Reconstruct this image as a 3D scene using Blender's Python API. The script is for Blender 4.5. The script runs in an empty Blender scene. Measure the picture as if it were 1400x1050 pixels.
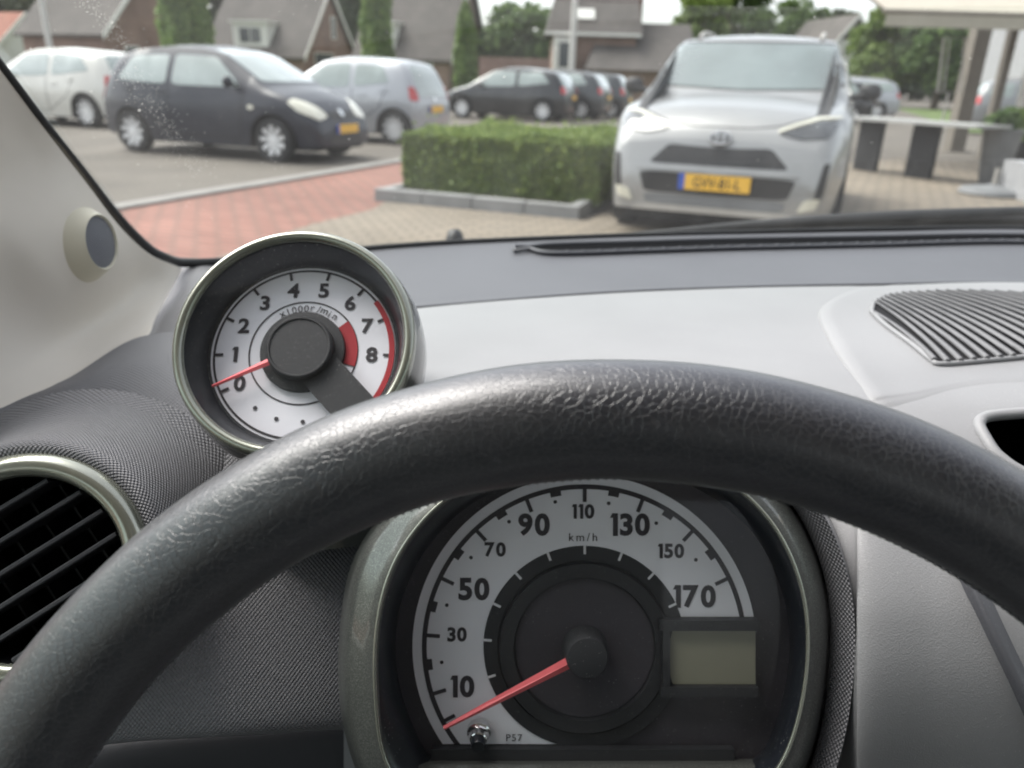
import bpy, bmesh, math, random
import numpy as np
from mathutils import Vector, Matrix
from mathutils.bvhtree import BVHTree

random.seed(7)
rng = np.random.default_rng(7)
R = math.radians
sc = bpy.context.scene
C = sc.collection

# ------------------------------------------------------------------ camera
CAM = Vector((0.0, 0.0, 1.15))
FPX = 1050.0                                   # focal length in photo pixels (1400 wide)
RHO = math.atan(0.031)
TH = math.atan(417 * math.cos(RHO) / FPX)
_F = Vector((0, math.cos(TH), -math.sin(TH)))
_U0 = Vector((0, math.sin(TH), math.cos(TH)))
_R0 = Vector((1, 0, 0))
CR = _R0 * math.cos(RHO) + _U0 * math.sin(RHO)
CU = -_R0 * math.sin(RHO) + _U0 * math.cos(RHO)
cam = bpy.data.cameras.new('camera')
camo = bpy.data.objects.new('camera', cam)
C.objects.link(camo)
camo.matrix_world = Matrix(((CR.x, CU.x, -_F.x, CAM.x), (CR.y, CU.y, -_F.y, CAM.y), (CR.z, CU.z, -_F.z, CAM.z), (0, 0, 0, 1)))
cam.sensor_width = 36.0
cam.lens = 36.0 * FPX / 1400.0
cam.clip_start = 0.01
cam.clip_end = 1200
cam.dof.use_dof = True
cam.dof.focus_distance = 0.285
cam.dof.aperture_fstop = 11.5
cam.dof.aperture_blades = 0
sc.camera = camo

# ------------------------------------------------------------------ sky, sun, exposure
SUN_EL, SUN_AZ = R(56), R(-62)                 # azimuth measured from +Y towards +X
world = bpy.data.worlds.new('World')
sc.world = world
world.use_nodes = True
wn = world.node_tree
wn.nodes.clear()
wo = wn.nodes.new('ShaderNodeOutputWorld')
bg = wn.nodes.new('ShaderNodeBackground')
sky = wn.nodes.new('ShaderNodeTexSky')
sky.sky_type = 'NISHITA'
sky.sun_disc = False
sky.sun_elevation = SUN_EL
sky.sun_rotation = SUN_AZ
sky.dust_density = 3.0
hs = wn.nodes.new('ShaderNodeHueSaturation')
hs.inputs['Saturation'].default_value = 0.28
tc = wn.nodes.new('ShaderNodeTexCoord')
cl = wn.nodes.new('ShaderNodeTexNoise')
cl.inputs['Scale'].default_value = 4.0
cl.inputs['Detail'].default_value = 6
cr = wn.nodes.new('ShaderNodeMapRange')
cr.inputs['From Min'].default_value = 0.3
cr.inputs['From Max'].default_value = 0.7
cr.inputs['To Min'].default_value = 0.75
cr.inputs['To Max'].default_value = 1.2
vm = wn.nodes.new('ShaderNodeVectorMath')
vm.operation = 'SCALE'
wn.links.new(tc.outputs['Generated'], cl.inputs['Vector'])
wn.links.new(cl.outputs['Fac'], cr.inputs['Value'])
wn.links.new(sky.outputs['Color'], hs.inputs['Color'])
wn.links.new(hs.outputs['Color'], vm.inputs[0])
wn.links.new(cr.outputs['Result'], vm.inputs['Scale'])
wn.links.new(vm.outputs['Vector'], bg.inputs['Color'])
bg.inputs['Strength'].default_value = 0.15
wn.links.new(bg.outputs['Background'], wo.inputs['Surface'])

sun = bpy.data.lights.new('sun', 'SUN')
suno = bpy.data.objects.new('sun', sun)
C.objects.link(suno)
sun.energy = 1.5
sun.angle = R(40)
sun.color = (1.0, 0.96, 0.9)
_sd = Vector((math.sin(SUN_AZ) * math.cos(SUN_EL), math.cos(SUN_AZ) * math.cos(SUN_EL), math.sin(SUN_EL)))
suno.rotation_euler = _sd.to_track_quat('Z', 'Y').to_euler()

sc.view_settings.view_transform = 'Standard'
sc.view_settings.look = 'None'
sc.view_settings.gamma = 1
sc.view_settings.use_curve_mapping = False
sc.view_settings.exposure = 1.4
sc.render.engine = 'CYCLES'
sc.cycles.use_denoising = True
sc.cycles.max_bounces = 8
sc.cycles.diffuse_bounces = 4
sc.cycles.glossy_bounces = 4
sc.cycles.transparent_max_bounces = 12
sc.cycles.caustics_reflective = False
sc.cycles.caustics_refractive = False
sc.cycles.sample_clamp_indirect = 6

# ------------------------------------------------------------------ helpers
def ray(u, v):
    return (_F + CR * ((u - 700) / FPX) + CU * ((525 - v) / FPX))

def Q(u, v, d):
    """point at depth d (along the optical axis) that the photo shows at u, v"""
    return CAM + ray(u, v) * d

def G(u, v, z=0.0):
    r = ray(u, v)
    return CAM + r * ((z - CAM.z) / r.z)

def PY(u, v, y):
    r = ray(u, v)
    return CAM + r * (y / r.y)

ROOTM = {}

def thing(name, label, cat, M=None, group=None):
    o = bpy.data.objects.new(name, None)
    o.empty_display_size = 0.05
    C.objects.link(o)
    if M is None:
        M = Matrix.Identity(4)
    elif not isinstance(M, Matrix):
        M = Matrix.Translation(Vector(M))
    o.matrix_world = M
    ROOTM[o.name] = M
    tag(o, label, cat, group)
    return o

def tag(o, label=None, cat=None, group=None, kind=None):
    if label: o['label'] = label
    if cat: o['category'] = cat
    if group: o['group'] = group
    if kind: o['kind'] = kind
    return o

def rootm(o):
    while o.parent is not None:
        o = o.parent
    return ROOTM.get(o.name, Matrix.Identity(4))

class MB:
    def __init__(s):
        s.v = []; s.f = []; s.uv = None
    def add(s, vs, fs):
        o = len(s.v)
        s.v += [Vector(p) for p in vs]
        s.f += [tuple(i + o for i in f) for f in fs]
        return s
    def box(s, c, size, rot=None):
        hx, hy, hz = size[0] / 2, size[1] / 2, size[2] / 2
        vs = [Vector((x, y, z)) for x in (-hx, hx) for y in (-hy, hy) for z in (-hz, hz)]
        if rot is not None: vs = [rot @ p for p in vs]
        c = Vector(c)
        return s.add([p + c for p in vs], [(0, 1, 3, 2), (4, 6, 7, 5), (0, 4, 5, 1), (2, 3, 7, 6), (0, 2, 6, 4), (1, 5, 7, 3)])
    def bbox(s, a, b):
        return s.box([(a[i] + b[i]) / 2 for i in range(3)], [abs(b[i] - a[i]) for i in range(3)])
    def tube(s, pts, r, n=10, closed=False, flat=1.0, up=None):
        pts = [Vector(p) for p in pts]
        m = len(pts)
        rr = r if isinstance(r, (list, tuple)) else [r] * m
        rings = []
        ref = Vector(up) if up is not None else None
        for i, p in enumerate(pts):
            a = pts[(i - 1) % m] if (closed or i > 0) else p
            b = pts[(i + 1) % m] if (closed or i < m - 1) else p
            t = (b - a).normalized()
            if ref is None:
                ref = Vector((0, 0, 1)) if abs(t.z) < 0.9 else Vector((1, 0, 0))
            x = t.cross(ref).normalized()
            y = x.cross(t).normalized()
            if up is None: ref = y
            rings.append([p + x * math.cos(2 * math.pi * k / n) * rr[i] + y * math.sin(2 * math.pi * k / n) * rr[i] * flat for k in range(n)])
        vs = [p for ring in rings for p in ring]
        fs = []
        for i in range(m if closed else m - 1):
            j = (i + 1) % m
            for k in range(n):
                l = (k + 1) % n
                fs.append((i * n + k, i * n + l, j * n + l, j * n + k))
        if not closed:
            fs.append(tuple(range(n - 1, -1, -1)))
            fs.append(tuple((m - 1) * n + k for k in range(n)))
        return s.add(vs, fs)
    def lathe(s, prof, n=48, M=None, a0=0.0, a1=2 * math.pi):
        """profile of (radius, height) about local z"""
        full = abs(a1 - a0 - 2 * math.pi) < 1e-6
        cnt = n if full else n + 1
        vs = []
        for k in range(cnt):
            a = a0 + (a1 - a0) * k / n
            for r, h in prof:
                p = Vector((r * math.cos(a), r * math.sin(a), h))
                vs.append(M @ p if M is not None else p)
        m = len(prof)
        fs = []
        for k in range(n):
            l = (k + 1) % cnt
            for i in range(m - 1):
                fs.append((k * m + i, l * m + i, l * m + i + 1, k * m + i + 1))
        return s.add(vs, fs)
    def prism(s, poly, a, b):
        """poly: list of (x, y); extruded between z = a and z = b"""
        n = len(poly)
        vs = [(p[0], p[1], a) for p in poly] + [(p[0], p[1], b) for p in poly]
        fs = [tuple(range(n - 1, -1, -1)), tuple(range(n, 2 * n))]
        fs += [(i, (i + 1) % n, n + (i + 1) % n, n + i) for i in range(n)]
        return s.add(vs, fs)
    def xf(s, M):
        s.v = [M @ p for p in s.v]
        return s

def mk(name, mb, mat, parent=None, smooth=0, world_space=True, uv=None, label=None, kind=None):
    """mesh object; vertices given in world space are moved into the root's frame"""
    me = bpy.data.meshes.new(name)
    vs = mb.v
    if parent is not None and world_space:
        Mi = rootm(parent).inverted()
        vs = [Mi @ p for p in vs]
    me.from_pydata([tuple(p) for p in vs], [], mb.f)
    if uv is not None:
        lay = me.uv_layers.new(name='UVMap')
        idx = np.zeros(len(me.loops), dtype=np.int32)
        me.loops.foreach_get('vertex_index', idx)
        lay.data.foreach_set('uv', np.asarray(uv, dtype=np.float32)[idx].ravel())
    if smooth:
        me.shade_smooth()
        if smooth < 180: me.set_sharp_from_angle(angle=R(smooth))
    me.materials.append(mat)
    o = bpy.data.objects.new(name, me)
    C.objects.link(o)
    if parent is not None: o.parent = parent
    if label: o['label'] = label
    if kind: o['kind'] = kind
    return o

def recalc(o):
    bm = bmesh.new(); bm.from_mesh(o.data)
    bmesh.ops.recalc_face_normals(bm, faces=bm.faces)
    bm.to_mesh(o.data); bm.free()
    return o

def cat_rom(P, n):
    """Catmull-Rom through array P (k, dim) -> n samples, centripetal-ish uniform"""
    P = np.asarray(P, float)
    k = len(P)
    E = np.vstack([2 * P[0] - P[1], P, 2 * P[-1] - P[-2]])
    out = []
    for t in np.linspace(0, k - 1, n):
        i = min(int(t), k - 2); f = t - i
        a, b, c, d = E[i], E[i + 1], E[i + 2], E[i + 3]
        out.append(0.5 * ((2 * b) + (-a + c) * f + (2 * a - 5 * b + 4 * c - d) * f * f + (-a + 3 * b - 3 * c + d) * f ** 3))
    return np.array(out)

def surface(ctrl, nu, nv):
    """tensor Catmull-Rom surface through rows of points -> MB, uv in metres"""
    ctrl = np.asarray(ctrl, float)
    rows = np.array([cat_rom(r, nu) for r in ctrl])            # (rows, nu, 3)
    g = np.array([cat_rom(rows[:, j], nv) for j in range(nu)])  # (nu, nv, 3)
    g = np.swapaxes(g, 0, 1)                                   # (nv, nu, 3)
    du = np.zeros((nv, nu)); du[:, 1:] = np.cumsum(np.linalg.norm(np.diff(g, axis=1), axis=2), axis=1)
    dv = np.zeros((nv, nu)); dv[1:] = np.cumsum(np.linalg.norm(np.diff(g, axis=0), axis=2), axis=0)
    du[:] = du.mean(axis=0)[None]; dv[:] = dv.mean(axis=1)[:, None]
    mb = MB()
    mb.v = [Vector(p) for p in g.reshape(-1, 3)]
    mb.f = [(i * nu + j, (i + 1) * nu + j, (i + 1) * nu + j + 1, i * nu + j + 1) for i in range(nv - 1) for j in range(nu - 1)]
    uv = np.stack([du, dv], 2).reshape(-1, 2)
    return mb, uv, g

def qsurf(ctrl, nu, nv):
    return surface([[tuple(Q(*p)) for p in r] for r in ctrl], nu, nv)

# ------------------------------------------------------------------ materials
class NT:
    def __init__(s, name):
        s.m = bpy.data.materials.new(name)
        s.m.use_nodes = True
        s.t = s.m.node_tree
        s.b = s.t.nodes['Principled BSDF']
        s.o = s.t.nodes['Material Output']
    def n(s, kind, **kw):
        nd = s.t.nodes.new('ShaderNode' + kind)
        for k, v in kw.items():
            if k in nd.inputs: nd.inputs[k].default_value = v
            else: setattr(nd, k, v)
        return nd
    def l(s, a, b): s.t.links.new(a, b)
    def coord(s, which='Object'):
        return s.n('TexCoord').outputs[which]
    def noise(s, scale, detail=4, vec=None, rough=0.5):
        nd = s.n('TexNoise', Scale=scale, Detail=detail, Roughness=rough)
        s.l(vec if vec is not None else s.coord(), nd.inputs['Vector'])
        return nd.outputs['Fac']
    def math(s, op, a, b=None, c=None):
        nd = s.n('Math', operation=op)
        for i, x in enumerate((a, b, c)):
            if x is None: continue
            if isinstance(x, (int, float)): nd.inputs[i].default_value = x
            else: s.l(x, nd.inputs[i])
        return nd.outputs[0]
    def ramp(s, fac, stops):
        nd = s.n('ValToRGB')
        el = nd.color_ramp.elements
        while len(el) > 1: el.remove(el[-1])
        el[0].position = stops[0][0]; el[0].color = (*stops[0][1], 1)
        for p, c in stops[1:]:
            e = el.new(p); e.color = (*c, 1)
        s.l(fac, nd.inputs['Fac'])
        return nd.outputs['Color']
    def bump(s, h, strength=0.3, dist=0.001, prev=None):
        nd = s.n('Bump', Strength=strength, Distance=dist)
        s.l(h, nd.inputs['Height'])
        if prev is not None: s.l(prev, nd.inputs['Normal'])
        return nd.outputs['Normal']
    def set(s, **kw):
        for k, v in kw.items():
            i = s.b.inputs[k]
            if hasattr(v, 'is_output') or hasattr(v, 'links'): s.l(v, i)
            elif isinstance(v, tuple) and len(v) == 3: i.default_value = (*v, 1)
            else: i.default_value = v
        return s

def mul(c, k): return tuple(min(1.0, x * k) for x in c)

def plain(name, col, rough=0.5, metal=0.0, var=0.12, scale=6.0, bump=0.0, bscale=60.0, coat=0.0, spec=0.5, bdist=0.002):
    t = NT(name)
    f = t.noise(scale, 5)
    t.set(**{'Base Color': t.ramp(f, [(0.25, mul(col, 1 - var)), (0.75, mul(col, 1 + var))]), 'Roughness': rough, 'Metallic': metal, 'Specular IOR Level': spec})
    if coat: t.set(**{'Coat Weight': coat, 'Coat Roughness': 0.06})
    if bump: t.set(Normal=t.bump(t.noise(bscale, 3), bump, bdist))
    return t.m

def dusty(t, base, amount=0.5, scale=900.0, thr=0.72):
    """small pale specks of dust over a base colour output"""
    f = t.noise(scale, 1)
    big = t.noise(18, 3)
    k = t.math('MULTIPLY', t.math('GREATER_THAN', f, thr), t.math('MULTIPLY', big, amount))
    mx = t.n('Mix', data_type='RGBA')
    t.l(k, mx.inputs[0]); t.l(base, mx.inputs[6]); mx.inputs[7].default_value = (0.55, 0.55, 0.52, 1)
    return mx.outputs[2]

def plastic(name, col, rough=0.55, grain=1500.0, strength=0.25, spec=0.5, dust=0.0):
    t = NT(name)
    base = t.ramp(t.noise(9, 4), [(0.3, mul(col, 0.94)), (0.7, mul(col, 1.06))])
    if dust: base = dusty(t, base, dust)
    t.set(**{'Base Color': base, 'Roughness': rough, 'Specular IOR Level': spec})
    v = t.n('TexVoronoi', Scale=grain); t.l(t.coord(), v.inputs['Vector'])
    t.set(Normal=t.bump(v.outputs['Distance'], strength, 0.0003))
    return t.m

def textured_plastic(name, col, pitch=0.0023, rough=0.45):
    """moulded plastic with a fine diagonal lattice of raised dots"""
    t = NT(name)
    uv = t.n('UVMap').outputs['UV']
    sx = t.n('SeparateXYZ'); t.l(uv, sx.inputs[0])
    k = 2 * math.pi / pitch
    a = t.math('ADD', sx.outputs['X'], t.math('MULTIPLY', sx.outputs['Y'], 0.9))
    b = t.math('SUBTRACT', sx.outputs['X'], t.math('MULTIPLY', sx.outputs['Y'], 0.9))
    h = t.math('ADD', t.math('SINE', t.math('MULTIPLY', a, k)), t.math('SINE', t.math('MULTIPLY', b, k)))
    h = t.math('ADD', t.math('MULTIPLY', h, 0.25), 0.5)
    base = t.ramp(t.noise(12, 4), [(0.3, mul(col, 0.92)), (0.7, mul(col, 1.08))])
    t.set(**{'Base Color': base, 'Roughness': rough, 'Specular IOR Level': 0.45})
    t.set(Normal=t.bump(h, 1.0, 0.0009))
    return t.m

def leather(name):
    t = NT(name)
    co = t.coord()
    w = t.n('TexNoise', Scale=160.0, Detail=2); t.l(co, w.inputs['Vector'])
    ad = t.n('VectorMath', operation='MULTIPLY_ADD'); ad.inputs[1].default_value = (0.0022,) * 3
    t.l(w.outputs['Color'], ad.inputs[0]); t.l(co, ad.inputs[2])
    v = t.n('TexVoronoi', Scale=500.0, feature='DISTANCE_TO_EDGE'); t.l(ad.outputs[0], v.inputs['Vector'])
    v2 = t.n('TexVoronoi', Scale=1050.0, feature='DISTANCE_TO_EDGE'); t.l(ad.outputs[0], v2.inputs['Vector'])
    e = t.n('MapRange', **{'From Max': 0.07}); t.l(v.outputs['Distance'], e.inputs['Value'])
    e2 = t.n('MapRange', **{'From Max': 0.10}); t.l(v2.outputs['Distance'], e2.inputs['Value'])
    patch = t.noise(26, 3)
    pm = t.n('MapRange', **{'From Min': 0.35, 'From Max': 0.65}); t.l(patch, pm.inputs['Value'])
    h = t.math('ADD', t.math('MULTIPLY', e.outputs[0], t.math('ADD', t.math('MULTIPLY', pm.outputs[0], 0.6), 0.4)), t.math('MULTIPLY', e2.outputs[0], 0.2))
    # grey creases, a shade lighter than the black hide
    base = t.ramp(h, [(0.0, (0.11, 0.11, 0.125)), (0.22, (0.03, 0.03, 0.036)), (0.6, (0.014, 0.0145, 0.019)), (1.0, (0.010, 0.011, 0.0175))])
    t.set(**{'Base Color': base, 'Roughness': t.math('ADD', t.math('MULTIPLY', t.noise(40, 3), 0.12), 0.30), 'Specular IOR Level': 0.9, 'Sheen Weight': 0.14, 'Sheen Roughness': 0.28, 'Coat Weight': 0.45, 'Coat Roughness': 0.36})
    fine = t.noise(1500, 2)
    n1 = t.bump(fine, 0.10, 0.0002)
    t.set(Normal=t.bump(h, 0.5, 0.00021, n1))
    return t.m

def glass_pane(name, refl=1.0, tint=(1, 1, 1), dust=0.0, grime=0.0):
    t = NT(name)
    t.t.nodes.remove(t.b)
    tr = t.n('BsdfTransparent'); tr.inputs['Color'].default_value = (*tint, 1)
    gl = t.n('BsdfGlossy'); gl.inputs['Roughness'].default_value = 0.015
    lw = t.n('LayerWeight'); lw.inputs['Blend'].default_value = 0.5
    # Schlick reflectance, scaled because both faces of the sheet reflect
    k = t.math('ADD', 0.04, t.math('MULTIPLY', t.math('POWER', lw.outputs['Facing'], 5.0), 0.96))
    k = t.math('MINIMUM', t.math('MULTIPLY', k, refl), 1.0)
    mx = t.n('MixShader'); t.l(k, mx.inputs[0]); t.l(tr.outputs[0], mx.inputs[1]); t.l(gl.outputs[0], mx.inputs[2])
    out = mx.outputs[0]
    if dust:
        df = t.n('BsdfDiffuse'); df.inputs['Color'].default_value = (0.8, 0.79, 0.76, 1)
        tl = t.n('BsdfTranslucent'); tl.inputs['Color'].default_value = (0.8, 0.79, 0.76, 1)
        ds = t.n('MixShader'); ds.inputs[0].default_value = 0.5
        t.l(df.outputs[0], ds.inputs[1]); t.l(tl.outputs[0], ds.inputs[2])
        mp = t.n('Mapping'); mp.inputs['Scale'].default_value = (9, 2.5, 2.5); t.l(t.coord(), mp.inputs['Vector'])
        st = t.noise(3.0, 6, mp.outputs[0], 0.6)
        q = t.n('MapRange', **{'From Min': 0.3, 'From Max': 0.75, 'To Min': dust * 0.5, 'To Max': dust * 1.6}); t.l(st, q.inputs['Value'])
        m2 = t.n('MixShader'); t.l(q.outputs[0], m2.inputs[0]); t.l(out, m2.inputs[1]); t.l(ds.outputs[0], m2.inputs[2])
        out = m2.outputs[0]
    t.l(out, t.o.inputs['Surface'])
    return t.m

def foliage(name, c1, c2, c3=None):
    t = NT(name)
    g = t.n('NewGeometry')
    rnd = g.outputs['Random Per Island']
    cl = t.noise(0.9, 3)
    f = t.math('ADD', t.math('MULTIPLY', rnd, 0.6), t.math('MULTIPLY', cl, 0.4))
    col = t.ramp(f, [(0.15, c1), (0.55, c2), (0.9, c3 or mul(c2, 1.35))])
    t.set(**{'Base Color': col, 'Roughness': 0.6, 'Specular IOR Level': 0.3})
    tl = t.n('BsdfTranslucent'); t.l(col, tl.inputs['Color'])
    mx = t.n('MixShader'); mx.inputs[0].default_value = 0.42
    t.l(t.b.outputs[0], mx.inputs[1]); t.l(tl.outputs[0], mx.inputs[2]); t.l(mx.outputs[0], t.o.inputs['Surface'])
    return t.m

def bricks(name, c1, c2, mortar, bw, bh, scale=1.0, msize=0.012, rot=0.0, rough=0.85, coord='Object', mp_rot=None):
    t = NT(name)
    mp = t.n('Mapping'); t.l(t.coord(coord), mp.inputs['Vector'])
    mp.inputs['Rotation'].default_value = mp_rot or (0, 0, rot)
    b = t.n('TexBrick', Scale=scale); b.inputs['Color1'].default_value = (*c1, 1); b.inputs['Color2'].default_value = (*c2, 1)
    b.inputs['Mortar'].default_value = (*mortar, 1); b.inputs['Mortar Size'].default_value = msize
    b.inputs['Brick Width'].default_value = bw; b.inputs['Row Height'].default_value = bh
    t.l(mp.outputs[0], b.inputs['Vector'])
    nz = t.noise(0.6, 6)
    mx = t.n('Mix', data_type='RGBA', blend_type='MULTIPLY'); mx.inputs[0].default_value = 1.0
    t.l(b.outputs['Color'], mx.inputs[6]); t.l(t.ramp(nz, [(0.3, (0.78, 0.77, 0.75)), (0.7, (1.15, 1.13, 1.1))]), mx.inputs[7])
    t.set(**{'Base Color': mx.outputs[2], 'Roughness': rough})
    t.set(Normal=t.bump(t.math('SUBTRACT', t.noise(40, 3), b.outputs['Fac']), 0.4, 0.01))
    return t.m

def car_paint(name, col, metal=0.3, rough=0.35, coat=0.7):
    t = NT(name)
    nz = t.noise(3, 5)
    t.set(**{'Base Color': t.ramp(nz, [(0.3, mul(col, 0.92)), (0.7, mul(col, 1.05))]), 'Metallic': metal, 'Roughness': rough, 'Coat Weight': coat, 'Coat Roughness': 0.04})
    return t.m

M = {}
M['asphalt'] = plain('asphalt', (0.112, 0.098, 0.082), 0.9, var=0.3, scale=0.7, bump=0.4, bscale=120, bdist=0.004)
M['red_paving'] = bricks('red_paving', (0.28, 0.125, 0.098), (0.225, 0.092, 0.07), (0.14, 0.085, 0.065), 0.21, 0.105, msize=0.016, rot=R(24))
M['pale_paving'] = bricks('pale_paving', (0.25, 0.21, 0.165), (0.20, 0.17, 0.135), (0.13, 0.112, 0.088), 0.21, 0.105, msize=0.016, rot=R(-20))
M['kerb'] = plain('kerb', (0.24, 0.23, 0.215), 0.9, bump=0.4, bscale=80, scale=3)
M['kerb_dark'] = plain('kerb_dark', (0.25, 0.25, 0.245), 0.9, bump=0.4, bscale=80, scale=3, var=.2)
M['earth'] = plain('earth', (0.08, 0.065, 0.05), 0.95, bump=0.5, bscale=30, bdist=0.01)
M['grass'] = plain('grass', (0.09, 0.13, 0.035), 0.9, var=0.35, scale=0.8, bump=0.5, bscale=25, bdist=0.02)
M['hedge'] = foliage('hedge_leaves', (0.10, 0.155, 0.045), (0.195, 0.265, 0.075), (0.33, 0.385, 0.11))
M['conifer'] = foliage('conifer_leaves', (0.088, 0.150, 0.044), (0.168, 0.264, 0.070), (0.281, 0.369, 0.105))
M['leaf_dark'] = foliage('dark_leaves', (0.039, 0.054, 0.033), (0.077, 0.100, 0.059), (0.138, 0.168, 0.092))
M['leaf_mid'] = foliage('green_leaves', (0.055, 0.097, 0.037), (0.122, 0.188, 0.067), (0.194, 0.267, 0.097))
M['leaf_light'] = foliage('light_leaves', (0.076, 0.119, 0.032), (0.162, 0.227, 0.059), (0.248, 0.313, 0.097))
M['bark'] = plain('bark', (0.09, 0.07, 0.055), 0.95, bump=0.6, bscale=25, bdist=0.02)
M['core'] = plain('dark_filler', (0.022, 0.03, 0.014), 0.95)  # solid dark filler inside foliage, darkens the gaps between leaves
M['brick_wall'] = bricks('brick_wall', (0.25, 0.145, 0.115), (0.21, 0.12, 0.095), (0.25, 0.2, 0.17), 0.22, 0.07, rot=0, mp_rot=(R(90), 0, 0))
M['roof_grey'] = bricks('roof_grey', (0.105, 0.094, 0.088), (0.088, 0.08, 0.075), (0.065, 0.058, 0.055), 0.3, 0.3, msize=0.02)
M['roof_red'] = bricks('roof_red', (0.33, 0.12, 0.075), (0.27, 0.095, 0.06), (0.16, 0.07, 0.05), 0.3, 0.3, msize=0.02)
M['white_wood'] = plain('white_wood', (0.66, 0.65, 0.61), 0.6, var=0.06)
M['render_white'] = plain('render_white', (0.62, 0.61, 0.57), 0.85, var=0.06)
M['house_glass'] = plain('house_glass', (0.05, 0.06, 0.07), 0.08, spec=0.8)
M['steel_grey'] = plain('steel_grey', (0.42, 0.40, 0.37), 0.5, 0.3)
M['post_brown'] = plain('post_brown', (0.17, 0.15, 0.125), 0.7)
M['fabric'] = plain('awning_fabric', (0.36, 0.335, 0.275), 0.9, var=0.05)
M['pot_grey'] = plain('pot_grey', (0.17, 0.175, 0.18), 0.7)
M['black_matte'] = plain('black_matte', (0.018, 0.018, 0.02), 0.7)
M['table_top'] = plain('table_top', (0.33, 0.33, 0.32), 0.6)
M['wall_grey'] = plain('wall_grey', (0.33, 0.33, 0.34), 0.85)
# cars
M['screen_glass'] = plain('screen_glass', (0.10, 0.13, 0.125), 0.06, var=0.25, scale=2.0, spec=1.0, coat=1.0)
M['car_glass'] = plain('car_glass', (0.25, 0.295, 0.28), 0.06, var=0.25, scale=2.0, spec=1.0, coat=1.0)  # opaque; see-through brightness and reflection are painted into the pale colour
M['tyre'] = plain('tyre', (0.022, 0.022, 0.023), 0.85)
M['alloy'] = plain('alloy', (0.72, 0.72, 0.73), 0.4, 0.3, var=0.05)
M['under'] = plain('underbody', (0.012, 0.012, 0.013), 0.9)
M['trim_black'] = plain('trim_black', (0.028, 0.028, 0.03), 0.55)
M['lamp_clear'] = plain('lamp_clear', (0.62, 0.60, 0.50), 0.12, spec=0.9, coat=1.0)
M['lamp_dark'] = plain('lamp_dark', (0.03, 0.032, 0.035), 0.1, spec=0.9, coat=1.0)
M['lamp_red'] = plain('lamp_red', (0.45, 0.03, 0.03), 0.15, coat=1.0)
M['plate'] = plain('plate_yellow', (0.80, 0.47, 0.06), 0.45, var=0.03)
M['plate_blue'] = plain('plate_blue', (0.03, 0.09, 0.45), 0.45, var=0.03)
M['ink'] = plain('black_print', (0.02, 0.018, 0.02), 0.6)
M['chrome'] = plain('chrome', (0.7, 0.7, 0.7), 0.15, 1.0, var=0.03)
M['seam'] = plain('panel_gap', (0.01, 0.01, 0.011), 0.8)
# interior
M['dash_light'] = plastic('light_dashboard_plastic', (0.238, 0.239, 0.245), 0.55, 1300, 0.35, dust=0.35)
M['dash_dark'] = plastic('dark_dashboard_plastic', (0.088, 0.089, 0.10), 0.52, 1300, 0.3, dust=0.3)
M['dash_lower'] = plastic('lower_dashboard_plastic', (0.035, 0.035, 0.04), 0.6, 1300, 0.2)
M['dash_tex'] = textured_plastic('textured_dashboard_plastic', (0.19, 0.187, 0.198))
M['pillar'] = plastic('pillar_trim_plastic', (0.68, 0.63, 0.56), 0.6, 1500, 0.15)
M['tweeter'] = plastic('tweeter_plastic', (0.64, 0.60, 0.48), 0.5, 1500, 0.1)
M['tweeter_mesh'] = textured_plastic('tweeter_mesh', (0.20, 0.205, 0.23), 0.0015)
M['leather'] = leather('black_leather')
M['rubber'] = plain('black_rubber', (0.012, 0.012, 0.013), 0.5, var=0.1)
M['black_void'] = plain('black_void', (0.005, 0.005, 0.006), 0.9, spec=0.05)  # darkness of recesses painted into a near-black colour
M['slat'] = plain('slat_plastic', (0.05, 0.05, 0.055), 0.32)
M['grille_slat'] = plain('grille_slat_plastic', (0.15, 0.15, 0.155), 0.6)
M['grille_back'] = plain('grille_back', (0.022, 0.022, 0.024), 0.9, spec=.1)
M['thread'] = plain('thread', (0.07, 0.07, 0.075), 0.7)
M['lamp_pole'] = plain('lamp_pole', (0.55, 0.54, 0.51), 0.5, 0.1)

def green_paint():
    t = NT('grey_green_pearl_paint')
    fl = t.n('TexVoronoi', Scale=2600.0); t.l(t.coord(), fl.inputs['Vector'])
    base = t.ramp(fl.outputs['Color'], [(0.0, (0.088, 0.093, 0.085)), (0.6, (0.138, 0.145, 0.134)), (1.0, (0.25, 0.26, 0.24))])
    base = dusty(t, base, 0.5, 1100, 0.74)
    t.set(**{'Base Color': base, 'Metallic': 0.55, 'Roughness': 0.33, 'Coat Weight': 1.0, 'Coat Roughness': 0.05})
    return t.m
M['green'] = green_paint()
M['green_dark'] = plain('dark_green_gloss', (0.05, 0.055, 0.048), 0.3, 0.3, var=0.05, coat=1.0)
M['tach_ring'] = plain('tach_ring_metal', (0.24, 0.25, 0.205), 0.27, 0.7, var=0.05, coat=1.0)
M['green_chrome'] = plain('bezel_metal', (0.36, 0.37, 0.31), 0.25, 0.75, var=0.05, coat=1.0)
M['bezel_black'] = plastic('bezel_black', (0.010, 0.012, 0.016), 0.3, 1300, 0.05, dust=0.5)
def dial_face(name, col, dust=0.15):
    t = NT(name)
    base = t.ramp(t.noise(20, 3), [(0.3, mul(col, 0.97)), (0.7, mul(col, 1.03))])
    base = dusty(t, base, dust, 1400, 0.74)
    t.set(**{'Base Color': base, 'Roughness': 0.55})
    return t.m
M['dial_white'] = dial_face('dial_white', (0.84, 0.84, 0.89), 0.0)
M['dial_black'] = dial_face('dial_black', (0.042, 0.038, 0.046), 0.7)
M['dial_ring'] = dial_face('dial_ring_black', (0.017, 0.018, 0.021), 0.5)
M['hub'] = dial_face('hub_black', (0.028, 0.029, 0.032), 0.9)
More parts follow.
